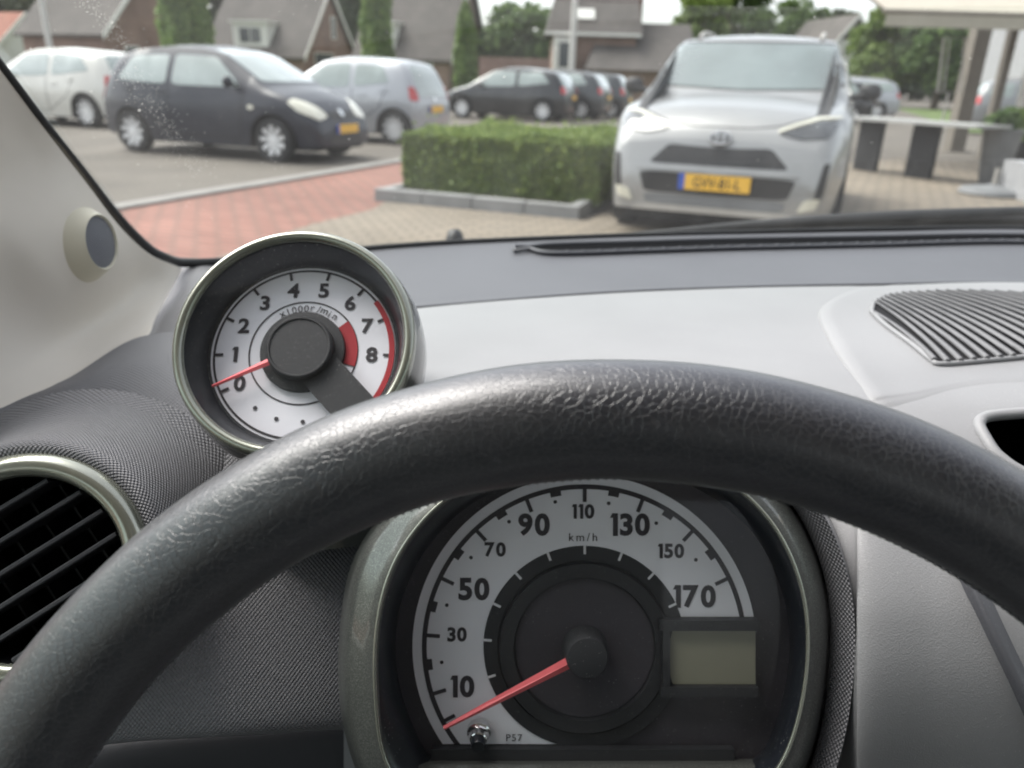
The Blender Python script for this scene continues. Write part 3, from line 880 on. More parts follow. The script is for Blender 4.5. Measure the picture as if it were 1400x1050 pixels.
class Body:
    """car body lofted from a side profile; patches are cut to shape and laid on its surface"""
    def __init__(s, sp):
        s.sp = sp
        xr, xf = sp['top'][0][0], sp['top'][-1][0]
        s.xr, s.xf = xr, xf
        wb = sp['wb'] / 2; rw = sp['rw']; ra = rw + .055
        cols = set(np.round(np.linspace(xr, xf, 76), 4))
        for xw in (-wb, wb):
            cols = {c for c in cols if abs(c - xw) > ra + .01}
            cols |= set(np.round(xw + ra * np.cos(np.linspace(0, math.pi, 17)), 4))
        for e in (.01, .03, .06, .1): cols |= {round(xr + e, 4), round(xf - e, 4)}
        cols = np.array(sorted(cols))
        dense = np.linspace(xr, xf, 600)
        zt = lin(dense, sp['top'])
        k = 13
        ker = np.ones(k) / k
        zs = np.convolve(np.pad(zt, k // 2, mode='edge'), ker, 'valid')
        ztop = np.interp(cols, dense, zs)
        sill = sp.get('sill', .2)
        rings = []
        K, T = 13, 9
        for x, z1 in zip(cols, ztop):
            zb = sill + lin(x, [(xr, .1), (xr + .4, 0), (xf - .4, 0), (xf, .03)])
            for xw in (-wb, wb):
                if abs(x - xw) <= ra + 1e-6: zb = max(zb, rw + math.sqrt(max(0, ra * ra - (x - xw) ** 2)))
            e = min(1.0, (x - xr) / .1, (xf - x) / .1)
            endf = .90 + .10 * math.sqrt(max(0, 1 - (1 - max(0, e)) ** 2))
            side = []
            for j in range(K):
                f = j / (K - 1)
                z = zb + (z1 - sp.get('crown', .045) - zb) * f
                y = s.halfw(x, z) * endf * (1 - .11 * f ** 9)
                side.append((x, y, z))
            ye = side[-1][1]
            crown = sp.get('crown', .045) * min(1, ye / .6)
            zeg = side[-1][2]
            top = []
            for j in range(1, T + 1):
                y = ye * math.cos(math.pi * j / (T + 1))
                top.append((x, y, zeg + crown * (1 - (y / ye) ** 2)))
            rings.append(side + top + [(x, -y, z) for x, y, z in reversed(side)])
        m = len(rings[0])
        mb = MB()
        for r_ in rings: mb.v += [Vector(p) for p in r_]
        for i in range(len(rings) - 1):
            for j in range(m - 1):
                mb.f.append((i * m + j, i * m + j + 1, (i + 1) * m + j + 1, (i + 1) * m + j))
        mb.f.append(tuple(range(m - 1, -1, -1)))
        L = (len(rings) - 1) * m
        mb.f.append(tuple(range(L, L + m)))
        s.mb = mb
        s.bvh = BVHTree.FromPolygons([tuple(p) for p in mb.v], mb.f)
    def halfw(s, x, z):
        sp = s.sp
        lh = (s.xf - s.xr) / 2; xm = (s.xf + s.xr) / 2
        a = max(0, (abs(x - xm) / lh - .5) / .5)
        pl = 1 - sp.get('round_f', .2) * a ** 2.4 if x > xm else 1 - sp.get('round_r', .15) * a ** 2.4
        return sp['W'] * pl * lin(z, sp['tumble'])
    def patch(s, axis, poly, off=.006, step=.05, skirt=.015):
        """polygon seen square-on from one side, laid on the body with its own thickness"""
        bm = bmesh.new()
        vs = [bm.verts.new((p[0], p[1], 0)) for p in poly]
        bm.faces.new(vs)
        for ax in (0, 1):
            lo = min(p[ax] for p in poly); hi = max(p[ax] for p in poly)
            c = lo + step
            while c < hi - .01:
                co = [0, 0, 0]; no = [0, 0, 0]; co[ax] = c; no[ax] = 1
                bmesh.ops.bisect_plane(bm, geom=bm.verts[:] + bm.edges[:] + bm.faces[:], plane_co=co, plane_no=no)
                c += step
        bmesh.ops.triangulate(bm, faces=[f for f in bm.faces if len(f.verts) > 4])
        edge = [e for e in bm.edges if len(e.link_faces) == 1]
        ret = bmesh.ops.extrude_edge_only(bm, edges=edge)
        low = {v for v in ret['geom'] if isinstance(v, bmesh.types.BMVert)}
        for v in bm.verts:
            u, w = v.co.x, v.co.y
            o, d = {'left': (Vector((u, 3, w)), Vector((0, -1, 0))), 'right': (Vector((u, -3, w)), Vector((0, 1, 0))),
                    'front': (Vector((5, u, w)), Vector((-1, 0, 0))), 'rear': (Vector((-5, u, w)), Vector((1, 0, 0))),
                    'top': (Vector((u, w, 4)), Vector((0, 0, -1)))}[axis]
            h = s.bvh.ray_cast(o, d)
            if h[0] is None:
                q = o + d * {'left': 2.4, 'right': 2.4, 'front': 5 - s.xf + .15, 'rear': 5 + s.xr + .15, 'top': 3}[axis]
                h = s.bvh.find_nearest(q)
            nrm = h[1]
            if nrm.dot(d) > 0: nrm = -nrm
            v.co = h[0] + nrm * (off if v not in low else off - skirt)
        bm.normal_update()
        mb = MB()
        bm.verts.index_update()
        mb.v = [v.co.copy() for v in bm.verts]
        mb.f = [tuple(v.index for v in f.verts) for f in bm.faces]
        bm.free()
        return mb

def rounded(poly, r=.25, n=4):
    """cut the corners of a polygon with short curves"""
    out = []
    m = len(poly)
    for i in range(m):
        p = Vector(poly[i]); a = Vector(poly[i - 1]); b = Vector(poly[(i + 1) % m])
        p0 = p + (a - p) * r; p1 = p + (b - p) * r
        for k in range(n + 1):
            f = k / n
            out.append(tuple(p0 * (1 - f) ** 2 + p * 2 * f * (1 - f) + p1 * f ** 2))
    return out

def mirror(poly): return [(-a, b) for a, b in reversed(poly)]
def ell(cx, cy, rx, ry, n=18, rot=0.0):
    return [(cx + rx * math.cos(a) * math.cos(rot) - ry * math.sin(a) * math.sin(rot), cy + rx * math.cos(a) * math.sin(rot) + ry * math.sin(a) * math.cos(rot)) for a in np.linspace(0, 2 * math.pi, n, endpoint=False)]

WHEEL = {}
def wheel_meshes(r, spokes):
    key = (round(r, 3), spokes)
    if key in WHEEL: return WHEEL[key]
    w = .185; ri = r * .75
    ty = MB().lathe([(ri - .01, -w / 2 + .02), (ri + .01, -w / 2), (r - .02, -w / 2 + .005), (r, -w / 2 + .035), (r, w / 2 - .035), (r - .02, w / 2 - .005), (ri + .01, w / 2), (ri - .01, w / 2 - .02)], 36)
    rm = MB().lathe([(ri, w / 2 - .012), (ri - .018, w / 2 - .004), (ri - .03, w / 2 - .03), (ri - .035, -w / 2 + .03), (0, -w / 2 + .03)], 36)
    sp = MB()
    for k in range(spokes):
        a = 2 * math.pi * k / spokes
        Mr = Matrix.Rotation(a, 4, 'Z')
        wd0, wd1 = (.030, .042) if spokes < 8 else (.016, .040)
        z0, z1 = w / 2 - .03, w / 2 - .012
        vs = [(.02, -wd0, z0 - .03), (ri - .02, -wd1, z1 - .03), (ri - .02, wd1, z1 - .03), (.02, wd0, z0 - .03),
              (.02, -wd0 * .8, z0), (ri - .02, -wd1 * .8, z1), (ri - .02, wd1 * .8, z1), (.02, wd0 * .8, z0)]
        sp.add([Mr @ Vector(p) for p in vs], [(0, 3, 2, 1), (4, 5, 6, 7), (0, 1, 5, 4), (1, 2, 6, 5), (2, 3, 7, 6), (3, 0, 4, 7)])
    sp.lathe([(.07, z0 - .02), (.065, z0 + .008), (.0, z0 + .012)], 20)
    out = []
    for nm, mb, mt in (('tyre', ty, M['tyre']), ('wheel_dish', rm, M['trim_black']), ('rim', sp, M['alloy'])):
        me = bpy.data.meshes.new(nm); me.from_pydata([tuple(p) for p in mb.v], [], mb.f)
        me.shade_smooth(); me.set_sharp_from_angle(angle=R(40)); me.materials.append(mt)
        out.append((nm, me))
    WHEEL[key] = out
    return out

def link(name, me, parent, Mx=None):
    o = bpy.data.objects.new(name, me); C.objects.link(o); o.parent = parent
    if Mx is not None: o.matrix_local = Mx
    return o

def build_car(name, label, cat, sp, pos, ang, paint, group, front=None, rear=None, plate_text=None):
    Mx = Matrix.Translation(pos) @ Matrix.Rotation(ang, 4, 'Z')
    t = thing(name, label, cat, Mx, group)
    B = Body(sp)
    body = mk('body', B.mb, paint, t, 35, False)
    recalc(body)
    W = sp['W']; wb = sp['wb'] / 2; rw = sp['rw']
    mk('underbody', MB().bbox((B.xr + .12, -W + .24, .16), (B.xf - .12, W - .24, .62)), M['under'], t, 0, False)
    P = lambda nm, ax, poly, mt, off=.006, par=None, lab=None: mk(nm, B.patch(ax, poly, off), mt, par or t, 40, False, label=lab)
    for side in ('left', 'right'):
        for poly in sp['side_windows']:
            P('side_window', side, rounded(poly, .14), M['car_glass'])
        for x0, z0, x1, z1 in sp['seams']:
            d = Vector((x1 - x0, z1 - z0)).normalized(); nn = Vector((-d.y, d.x)) * .006
            P('door_seam', side, [(x0 - nn.x, z0 - nn.y), (x1 - nn.x, z1 - nn.y), (x1 + nn.x, z1 + nn.y), (x0 + nn.x, z0 + nn.y)], M['seam'], .002)
        for x, z in sp['handles']:
            P('door_handle', side, rounded([(x - .09, z - .018), (x + .09, z - .018), (x + .09, z + .018), (x - .09, z + .018)], .3), paint if sp.get('handle_body', 1) else M['trim_black'], .02)
        for poly in sp.get('cladding', []):
            P('cladding', side, poly, M['trim_black'], .008)
        sg = 1 if side == 'left' else -1
        mx, mz = sp['mirror']
        y0 = B.halfw(mx, mz)
        mr = MB().lathe([(0, -.09), (.05, -.085), (.085, -.05), (.095, 0), (.085, .05), (.05, .085), (0, .09)], 16, Matrix.Translation((mx - .02, sg * (y0 + .12), mz + .03)) @ Matrix.Diagonal((.5, .95, .78, 1)))
        mr.tube([(mx, sg * (y0 - .05), mz - .02), (mx, sg * (y0 + .08), mz + .01)], .025, 8)
        mk('mirror', mr, sp.get('mirror_mat') or paint, t, 50, False)
        for xw in (-wb, wb):
            wr = bpy.data.objects.new('wheel', None); wr.empty_display_size = .1; C.objects.link(wr); wr.parent = t
            wr.matrix_local = Matrix.Translation((xw, sg * (W - .105), rw)) @ Matrix.Rotation(R(-90) * sg, 4, 'X') @ Matrix.Rotation(random.uniform(0, 1), 4, 'Z')
            for nm, me in wheel_meshes(rw, sp.get('spokes', 7)): link(nm, me, wr)
    if sp.get('surround'): P('windshield_surround', 'front', rounded(sp['surround'], .1), M['trim_black'], .003)
    P('windshield', 'front', rounded(sp['windshield'], .1), M['screen_glass'] if sp.get('surround') else M['car_glass'])
    P('rear_window', 'rear', rounded(sp['rear_window'], .12), M['car_glass'])
    for poly in sp['headlights']:
        for q in (poly, mirror(poly)): P('headlight', 'front', q, sp.get('lamp_mat') or M['lamp_clear'], .01)
    for poly in sp['taillights']:
        for q in (poly, mirror(poly)): P('taillight', 'rear', q, M['lamp_red'], .012)
    for nm, ax, poly, mt, off in sp.get('extra', []): P(nm, ax, poly, mt, off)
    # licence plates: thin flat boards
    for ax, z in (('front', sp['plate_z'][0]), ('rear', sp['plate_z'][1])):
        sgn = 1 if ax == 'front' else -1
        h = B.bvh.ray_cast(Vector((5 * sgn, 0, z)), Vector((-sgn, 0, 0)))
        x = h[0].x + sgn * .022
        pl = mk('license_plate', MB().bbox((x - .008, -.26, z - .057), (x + .008, .26, z + .057)), M['plate'], t, 0, False)
        mk('plate_band', MB().bbox((x - .009, -.26 * sgn, z - .057), (x + .0095, -.215 * sgn, z + .0571)), M['plate_blue'], pl, 0, False)
        if plate_text:
            m = text_mb(plate_text, .075, .012, .82)
            T4 = Matrix(((0, 0, sgn, x + sgn * .0095), (sgn, 0, 0, .02 * sgn), (0, 1, 0, z), (0, 0, 0, 1)))
            mk('plate_lettering', m.xf(T4), M['ink'], pl, 0, False)
    if sp.get('rails'):
        for sg in (-1, 1):
            pts = []
            for x in np.linspace(*sp['rails'], 9):
                h = B.bvh.ray_cast(Vector((x, sg * .54, 4)), Vector((0, 0, -1)))
                f = abs((x - sp['rails'][0]) / (sp['rails'][1] - sp['rails'][0]) - .5) * 2
                pts.append(h[0] + Vector((0, 0, .045 * (1 - f ** 6) + .005)))
            mk('roof_rail', MB().tube(pts, .02, 8), M['steel_grey'], t, 60, False)
    an = MB()
    return t

TUM = [(.12, .93), (.25, .965), (.5, 1.0), (.72, .995), (.88, .955), (1.0, .92), (1.25, .82), (1.55, .70)]
MICRA = dict(wb=2.43, rw=.29, W=.83, tumble=TUM, sill=.19, round_f=.24, round_r=.17, spokes=9, crown=.05,
    top=[(-1.84, .62), (-1.80, .82), (-1.72, 1.0), (-1.58, 1.24), (-1.42, 1.37), (-1.15, 1.435), (-.5, 1.485), (0, 1.475), (.38, 1.40), (.78, 1.18), (1.10, .99), (1.4, .90), (1.62, .80), (1.76, .68), (1.85, .54), (1.87, .40)],
    side_windows=[[(-1.42, .99), (-.52, .95), (-.50, 1.33), (-1.14, 1.31)], [(-.42, .945), (.74, .94), (.62, 1.06), (.28, 1.315), (-.40, 1.335)]],
    seams=[(-.47, .30, -.47, .95), (.72, .35, .80, .93), (-.47, .30, .70, .30), (-1.0, .62, -1.28, .95), (-.95, .60, -.47, .30)],
    handles=[(-.62, .86), (-1.22, .88)], mirror=(.66, .98),
    windshield=[(-.62, 1.02), (.62, 1.02), (.52, 1.41), (-.52, 1.41)], rear_window=[(-.52, 1.03), (.52, 1.03), (.44, 1.36), (-.44, 1.36)],
    headlights=[rounded([(.33, .60), (.57, .55), (.73, .66), (.76, .78), (.64, .83), (.43, .73)], .3)],
    taillights=[rounded([(.56, .72), (.70, .72), (.66, 1.0), (.58, 1.0)], .25)],
    plate_z=(.44, .72), extra=[('grille', 'front', rounded([(-.3, .56), (.3, .56), (.34, .66), (-.34, .66)], .25), M['trim_black'], .004),
                              ('lower_intake', 'front', rounded([(-.42, .25), (.42, .25), (.36, .37), (-.36, .37)], .2), M['trim_black'], .004),
                              ('emblem', 'front', ell(0, .64, .055, .05), M['chrome'], .016),
                              ('indicator', 'right', ell(.92, .70, .05, .03), M['lamp_clear'], .01), ('indicator', 'left', ell(.92, .70, .05, .03), M['lamp_clear'], .01)])
HATCH = dict(wb=2.36, rw=.285, W=.81, tumble=TUM, sill=.19, round_f=.22, round_r=.16, spokes=10, crown=.04,
    top=[(-1.62, .62), (-1.585, .86), (-1.5, 1.02), (-1.38, 1.26), (-1.26, 1.385), (-1.05, 1.42), (-.5, 1.46), (0, 1.455), (.32, 1.39), (.72, 1.16), (1.05, .96), (1.4, .85), (1.62, .74), (1.75, .6), (1.8, .44)],
    side_windows=[[(-1.10, 1.03), (-.40, .955), (-.38, 1.32), (-.92, 1.30)], [(-.30, .945), (.74, .905), (.60, 1.06), (.24, 1.31), (-.28, 1.33)]],
    seams=[(-.36, .30, -.36, .93), (.72, .35, .78, .9), (-.36, .30, .70, .30), (-.9, .6, -1.05, .95), (-.85, .58, -.36, .30)],
    handles=[(-.55, .82), (-1.0, .9)], mirror=(.64, .95),
    windshield=[(-.6, .99), (.6, .99), (.5, 1.36), (-.5, 1.36)], rear_window=[(-.56, .82), (.56, .82), (.44, 1.32), (-.44, 1.32)],
    headlights=[rounded([(.34, .58), (.62, .56), (.68, .78), (.5, .72)], .25)],
    taillights=[rounded([(.585, .74), (.72, .74), (.68, .98), (.60, .96)], .25)],
    plate_z=(.42, .60), extra=[('grille', 'front', rounded([(-.3, .5), (.3, .5), (.34, .58), (-.34, .58)], .25), M['trim_black'], .004),
                              ('emblem', 'rear', ell(0, .76, .05, .04), M['chrome'], .014)])
LONG = dict(HATCH)
LONG['top'] = [(-1.95, .6), (-1.92, .84), (-1.85, .98), (-1.68, 1.24), (-1.55, 1.38), (-1.25, 1.44), (-.5, 1.49), (0, 1.48), (.35, 1.41), (.82, 1.16), (1.15, .97), (1.6, .86), (1.85, .74), (1.97, .6), (2.0, .42)]
LONG.update(wb=2.58, rw=.31, W=.87, side_windows=[[(-1.45, 1.06), (-.50, .96), (-.48, 1.35), (-1.18, 1.34)], [(-.40, .955), (.78, .925), (.62, 1.07), (.26, 1.34), (-.38, 1.36)]],
    rear_window=[(-.55, .97), (.55, .97), (.46, 1.34), (-.46, 1.34)], windshield=[(-.62, 1.01), (.62, 1.01), (.54, 1.38), (-.54, 1.38)],
    taillights=[rounded([(.52, .78), (.76, .78), (.70, .98), (.58, .97)], .2)], plate_z=(.44, .68))
ESTATE = dict(LONG)
ESTATE['top'] = [(-2.2, .62), (-2.18, .92), (-2.12, 1.05), (-1.98, 1.36), (-1.88, 1.48), (-1.6, 1.56), (-.5, 1.63), (0, 1.62), (.35, 1.54), (.82, 1.24), (1.15, 1.05), (1.6, .95), (1.9, .82), (2.08, .66), (2.12, .46)]
ESTATE.update(wb=2.66, rw=.34, W=.9, rails=(-1.7, .1), tumble=[(.12, .93), (.25, .965), (.5, 1.0), (.8, .995), (1.0, .955), (1.1, .92), (1.35, .83), (1.65, .72)],
    side_windows=[[(-1.9, 1.14), (-1.25, 1.06), (-1.22, 1.45), (-1.7, 1.44)], [(-1.14, 1.055), (-.40, 1.04), (-.38, 1.47), (-1.12, 1.46)], [(-.30, 1.04), (.8, 1.0), (.62, 1.16), (.26, 1.44), (-.28, 1.47)]],
    rear_window=[(-.6, 1.08), (.6, 1.08), (.5, 1.46), (-.5, 1.46)], windshield=[(-.64, 1.1), (.64, 1.1), (.56, 1.5), (-.56, 1.5)], mirror=(.72, 1.06),
    taillights=[rounded([(.54, .86), (.8, .86), (.74, 1.08), (.6, 1.06)], .2)], plate_z=(.5, .75))
SUV = dict(wb=2.56, rw=.335, W=.925, tumble=[(.12, .93), (.3, .97), (.55, 1.0), (.85, .99), (1.0, .965), (1.1, .94), (1.3, .88), (1.6, .785)], sill=.22, round_f=.17, round_r=.15, spokes=5, crown=.05, surround=[(-.84, 1.20), (-.72, 1.135), (0, 1.112), (.72, 1.135), (.84, 1.20), (.725, 1.525), (-.725, 1.525)],
    top=[(-2.07, .7), (-2.05, .98), (-1.98, 1.12), (-1.8, 1.44), (-1.65, 1.54), (-1.3, 1.585), (-.5, 1.61), (.1, 1.59), (.34, 1.53), (.78, 1.27), (1.08, 1.10), (1.45, 1.06), (1.75, 1.005), (1.92, .93), (2.02, .84), (2.08, .74), (2.11, .56), (2.11, .42)],
    side_windows=[[(-1.5, 1.16), (-.50, 1.08), (-.48, 1.40), (-1.25, 1.38)], [(-.40, 1.075), (.72, 1.04), (.60, 1.16), (.26, 1.38), (-.38, 1.41)]],
    seams=[(-.45, .40, -.45, 1.07), (.74, .42, .82, 1.03), (-.45, .40, .72, .40)], handles=[(-.62, .96), (-1.2, .98)], mirror=(.74, 1.10), mirror_mat=M['trim_black'],
    cladding=[[(-.86, .24), (.86, .24), (.84, .38), (-.84, .38)]],
    windshield=[(-.775, 1.20), (-.68, 1.142), (0, 1.120), (.68, 1.142), (.775, 1.20), (.675, 1.50), (-.675, 1.50)], rear_window=[(-.6, 1.12), (.6, 1.12), (.5, 1.40), (-.5, 1.40)],
    headlights=[rounded([(.40, .835), (.56, .805), (.74, .82), (.80, .935), (.66, .925), (.52, .88)], .14)], lamp_mat=M['lamp_dark'],
    taillights=[rounded([(.5, .95), (.8, .95), (.76, 1.06), (.52, 1.04)], .2)], plate_z=(.478, .8), rails=(-1.5, .12),
    extra=[('grille', 'front', rounded([(-.50, .605), (-.44, .595), (.44, .595), (.50, .605), (.37, .735), (.12, .725), (-.12, .725), (-.37, .735)], .16), M['trim_black'], .004),
           ('bumper_bar', 'front', rounded([(-.60, .545), (.60, .545), (.54, .588), (-.54, .588)], .2), None, .03),
           ('lower_intake', 'front', rounded([(-.52, .385), (.52, .385), (.57, .535), (-.57, .535)], .14), M['trim_black'], .006),
           ('hazed_lower_intake', 'front', rounded([(-.50, .30), (.50, .30), (.52, .375), (-.52, .375)], .2), M['pot_grey'], .008),  # lower intake in paler grey, windscreen haze painted into its colour
           ('chin', 'front', rounded([(-.62, .225), (.62, .225), (.56, .295), (-.56, .295)], .2), M['steel_grey'], .012),
           ('side_intake', 'front', rounded([(.70, .40), (.755, .41), (.775, .66), (.735, .65)], .2), M['trim_black'], .006),
           ('side_intake', 'front', rounded(mirror([(.70, .40), (.755, .41), (.775, .66), (.735, .65)]), .2), M['trim_black'], .006),
           ('fog_light', 'front', rounded([(.6, .31), (.72, .34), (.74, .42), (.64, .40)], .25), M['lamp_clear'], .014),
           ('fog_light', 'front', rounded(mirror([(.6, .31), (.72, .34), (.74, .42), (.64, .40)]), .25), M['lamp_clear'], .014),
           ('daytime_lamp', 'front', [(.40, .842), (.52, .888), (.66, .933), (.80, .944), (.80, .958), (.65, .950), (.51, .904), (.39, .856)], M['lamp_clear'], .014),
           ('daytime_lamp', 'front', mirror([(.40, .842), (.52, .888), (.66, .933), (.80, .944), (.80, .958), (.65, .950), (.51, .904), (.39, .856)]), M['lamp_clear'], .014),
           ('bonnet_seam', 'front', [(-.66, .962), (-.4, .885), (-.2, .862), (.2, .862), (.4, .885), (.66, .962), (.66, .968), (.4, .891), (.2, .868), (-.2, .868), (-.4, .891), (-.66, .968)], M['seam'], .002)])

silver = car_paint('silver_paint', (0.31, 0.31, 0.307), .45, .34)
white = car_paint('white_paint', (0.60, 0.59, 0.55), 0.0, .35)
navy = car_paint('navy_paint', (0.007, 0.009, 0.021), .0, .45, .3)
silver2 = car_paint('pale_silver_paint', (0.37, 0.38, 0.405), .35, .34)
black = car_paint('black_paint', (0.016, 0.017, 0.02), .2, .3)
dgrey = car_paint('dark_grey_paint', (0.045, 0.05, 0.055), .3, .35)
grey = car_paint('grey_paint', (0.22, 0.225, 0.23), .4, .35)
SUV['extra'] = [(a, b, c, d or silver, e) for a, b, c, d, e in SUV['extra']]
GA, GBk = 'cars parked across the road', 'cars parked behind the terrace'
nose = Vector((1.45, 5.85, 0)); fw = Vector((math.cos(R(249)), math.sin(R(249)), 0))
suv = build_car('suv', 'silver SUV facing the windscreen, with yellow plate and dark grille', 'SUV', SUV, nose - fw * 2.11, R(249), silver, None, plate_text='GVV-81-L')
# three overlapping oval rings of the badge on the bonnet
Bs = Body(SUV)
h = Bs.bvh.ray_cast(Vector((5, 0, .79)), Vector((-1, 0, 0)))
ctr = h[0] + Vector((.012, 0, 0))
em = MB()
nrm = h[1] if h[1].x > 0 else -h[1]
ex = Vector((0, 1, 0)); ey = nrm.cross(ex).normalized()
mk('emblem_plate', MB().add([ctr + nrm * .004 + ex * .085 * math.cos(q) + ey * .062 * math.sin(q) for q in np.linspace(0, 2 * math.pi, 28, endpoint=False)], [tuple(range(28))]), M['trim_black'], suv, 0, False)
for a, b, cy in ((.075, .052, 0), (.027, .052, 0), (.055, .019, .027)):
    em.tube([ctr + nrm * .008 + ex * a * math.cos(q) + ey * (b * math.sin(q) + cy) for q in np.linspace(0, 2 * math.pi, 24, endpoint=False)], .007, 6, closed=True)
mk('emblem', em, M['chrome'], suv, 60, False)

AF = math.atan2(.346, -.938); AB = math.atan2(-.346, .938)
fwA = Vector((-.938, .346, 0)); lfA = Vector((-.346, -.938, 0))
def from_rear_wheel(u, v, wb, W):
    g = G(u, v); return g + fwA * wb / 2 - lfA * (W - .1)
gF, gR = G(372, 222), G(177, 207)
build_car('hatchback', 'dark navy rounded hatchback facing right on the road, nearest on the left', 'car', MICRA, (gF + gR) / 2 + Vector((.346, .938, 0)) * .73 + Vector((.11, 0, 0)), AB, navy, GA)
build_car('hatchback', 'white hatchback parked behind the tail of the navy car', 'car', LONG, from_rear_wheel(125, 175, 2.58, .87), AF, white, GA)
build_car('hatchback', 'silver hatchback seen from its rear quarter, left of the hedge', 'car', HATCH, from_rear_wheel(541, 198, 2.36, .81), AF, silver2, GA)
pb = from_rear_wheel(742, 167, 2.58, .87)
build_car('hatchback', 'black hatchback with silver wheels behind the hedge', 'car', LONG, pb, AF, black, GA)
build_car('hatchback', 'dark car half hidden between the black and the grey hatchbacks', 'car', LONG, pb + Vector((1.25, 1.95, 0)), AF, dgrey, GA)
build_car('hatchback', 'dark grey hatchback with red tail lamp, farthest in the row', 'car', HATCH, pb + Vector((2.5, 3.9, 0)), AF, dgrey, GA)
g = G(1168, 170)
build_car('hatchback', 'dark car mostly hidden behind the right flank of the SUV', 'car', LONG, from_rear_wheel(1162, 170, 2.58, .87), AF, black, GBk)
build_car('estate_car', 'pale silver car with red tail lamps right of the SUV', 'car', ESTATE, from_rear_wheel(1196, 163, 2.66, .9), AF, silver2, GBk)
gw = G(1366, 186)
build_car('estate_car', 'grey estate car with roof rails parked behind the terrace posts', 'car', ESTATE, gw + Vector((.938, -.346, 0)) * 1.33 + Vector((.346, .938, 0)) * .8, AB, grey, GBk)

# ------------------------------------------------------------------ the terrace on the right
aw = thing('awning', 'beige fabric awning with straight valance over the terrace', 'awning', (9, 13, 0))
a0, a1 = PY(1212, 22, 12.6), PY(1216, 36, 12.6)
zA = a1.z
mb = MB()
xs = np.linspace(a0.x, a0.x + 7.5, 31)
vs = []; 
for i, x in enumerate(xs):
    vs += [(x, 12.6 - .1 * (x - a0.x) * .3, zA), (x, 12.6 - .1 * (x - a0.x) * .3, zA + .22), (x, 15.4, zA + 1.15 + .015 * math.sin(i * 1.5)), (x, 15.4, zA + 1.13)]
fs = []
for i in range(30):
    for j in range(2): fs.append((i * 4 + j, (i + 1) * 4 + j, (i + 1) * 4 + j + 1, i * 4 + j + 1))
canopy = mk('canopy', MB().add(vs, fs), M['fabric'], aw)
md = canopy.modifiers.new('solid', 'SOLIDIFY'); md.thickness = .012
mk('front_bar', MB().tube([(a0.x - .05, 12.62, zA + .2), (a0.x + 7.5, 12.40, zA + .2)], .035, 10), M['post_brown'], aw, 60)
mk('side_arm', MB().tube([(a0.x + .05, 12.62, zA + .18), (a0.x + .05, 15.4, zA + 1.1)], .03, 8), M['post_brown'], aw, 60)

def post(label, ub, vb, w, h, mat):
    g = G(ub, vb)
    t = thing('terrace_post', label, 'post', g, 'posts holding up the terrace roof')
    mk('post_shaft', MB().bbox((g.x - w / 2, g.y - w / 2, 0), (g.x + w / 2, g.y + w / 2, h)), mat, t)
    mk('foot_plate', MB().bbox((g.x - w * .8, g.y - w * .8, 0), (g.x + w * .8, g.y + w * .8, .03)), mat, t)
post('thick brown post of the terrace, left of the thin one', 1303, 207, .30, 4.2, M['post_brown'])
post('thin brown post of the terrace between the thick post and the planters', 1342, 218, .14, 4.0, M['post_brown'])
post('pale grey post of the terrace at the right edge', 1376, 232, .15, 4.0, M['steel_grey'])

# table on slab legs
tb = thing('terrace_table', 'long grey table on dark slab legs right of the SUV', 'table', G(1250, 244))
g0, g1 = G(1250, 244), G(1178, 234)
d = (g0 - g1).normalized(); d.z = 0
n_ = Vector((-d.y, d.x, 0))
Mt = Matrix(((d.x, n_.x, 0, g0.x), (d.y, n_.y, 0, g0.y), (0, 0, 1, 0), (0, 0, 0, 1)))
ln = (g0 - g1).length
mk('table_top', MB().bbox((-ln - .35, -.3, .735), (.95, .42, .775)).xf(Mt), M['table_top'], tb)
for x in (0, -ln):
    mk('leg', MB().bbox((x - .2, .02, 0), (x + .2, .10, .733)).xf(Mt), M['black_matte'], tb)

def planter(label, u, v, r0, r1, h, mat, leafmat, spread):
    g = G(u, v)
    t = thing('planter_pot', label, 'planter', g, 'planters on the terrace')
    mk('pot', MB().lathe([(0, .01), (r0, .01), (r0 + .01, .03), (r1, h - .02), (r1 + .012, h), (r1 - .03, h), (r1 - .05, h - .06), (0, h - .06)], 28, Matrix.Translation(g)), mat, t, 40)
    p, dd = crown_points(g + Vector((0, 0, h + spread * .4)), (spread, spread, spread * .6), 500, 10, spread * .5)
    leaf_object('plant', leaf_cards(p, dd, .07), leafmat, t)
planter('tall tapered grey planter with a small plant near the thin post', 1354, 252, .15, .24, .72, M['pot_grey'], M['leaf_mid'], .22)
planter('black planter with grassy plant at the right edge', 1384, 243, .20, .27, .62, M['black_matte'], M['leaf_light'], .3)
g = G(1356, 267)
st = thing('parasol_base', 'round dark parasol foot lying beside the tall planter', 'parasol base', g)
mk('base_disc', MB().lathe([(0, .0), (.36, .0), (.38, .03), (.35, .08), (.1, .12), (.06, .13), (0, .13)], 32, Matrix.Translation(g)), M['pot_grey'], st, 40)
mk('socket', MB().lathe([(.03, .12), (.03, .32), (.024, .32), (.024, .13)], 16, Matrix.Translation(g)), M['steel_grey'], st, 40)
g = G(1425, 276)
cb = mk('grey_crate', MB().bbox((g.x - .25, g.y - .1, 0), (g.x + .45, g.y + .5, .42)), M['wall_grey'])
tag(cb, 'plain grey box standing on the terrace at the right edge', 'box')

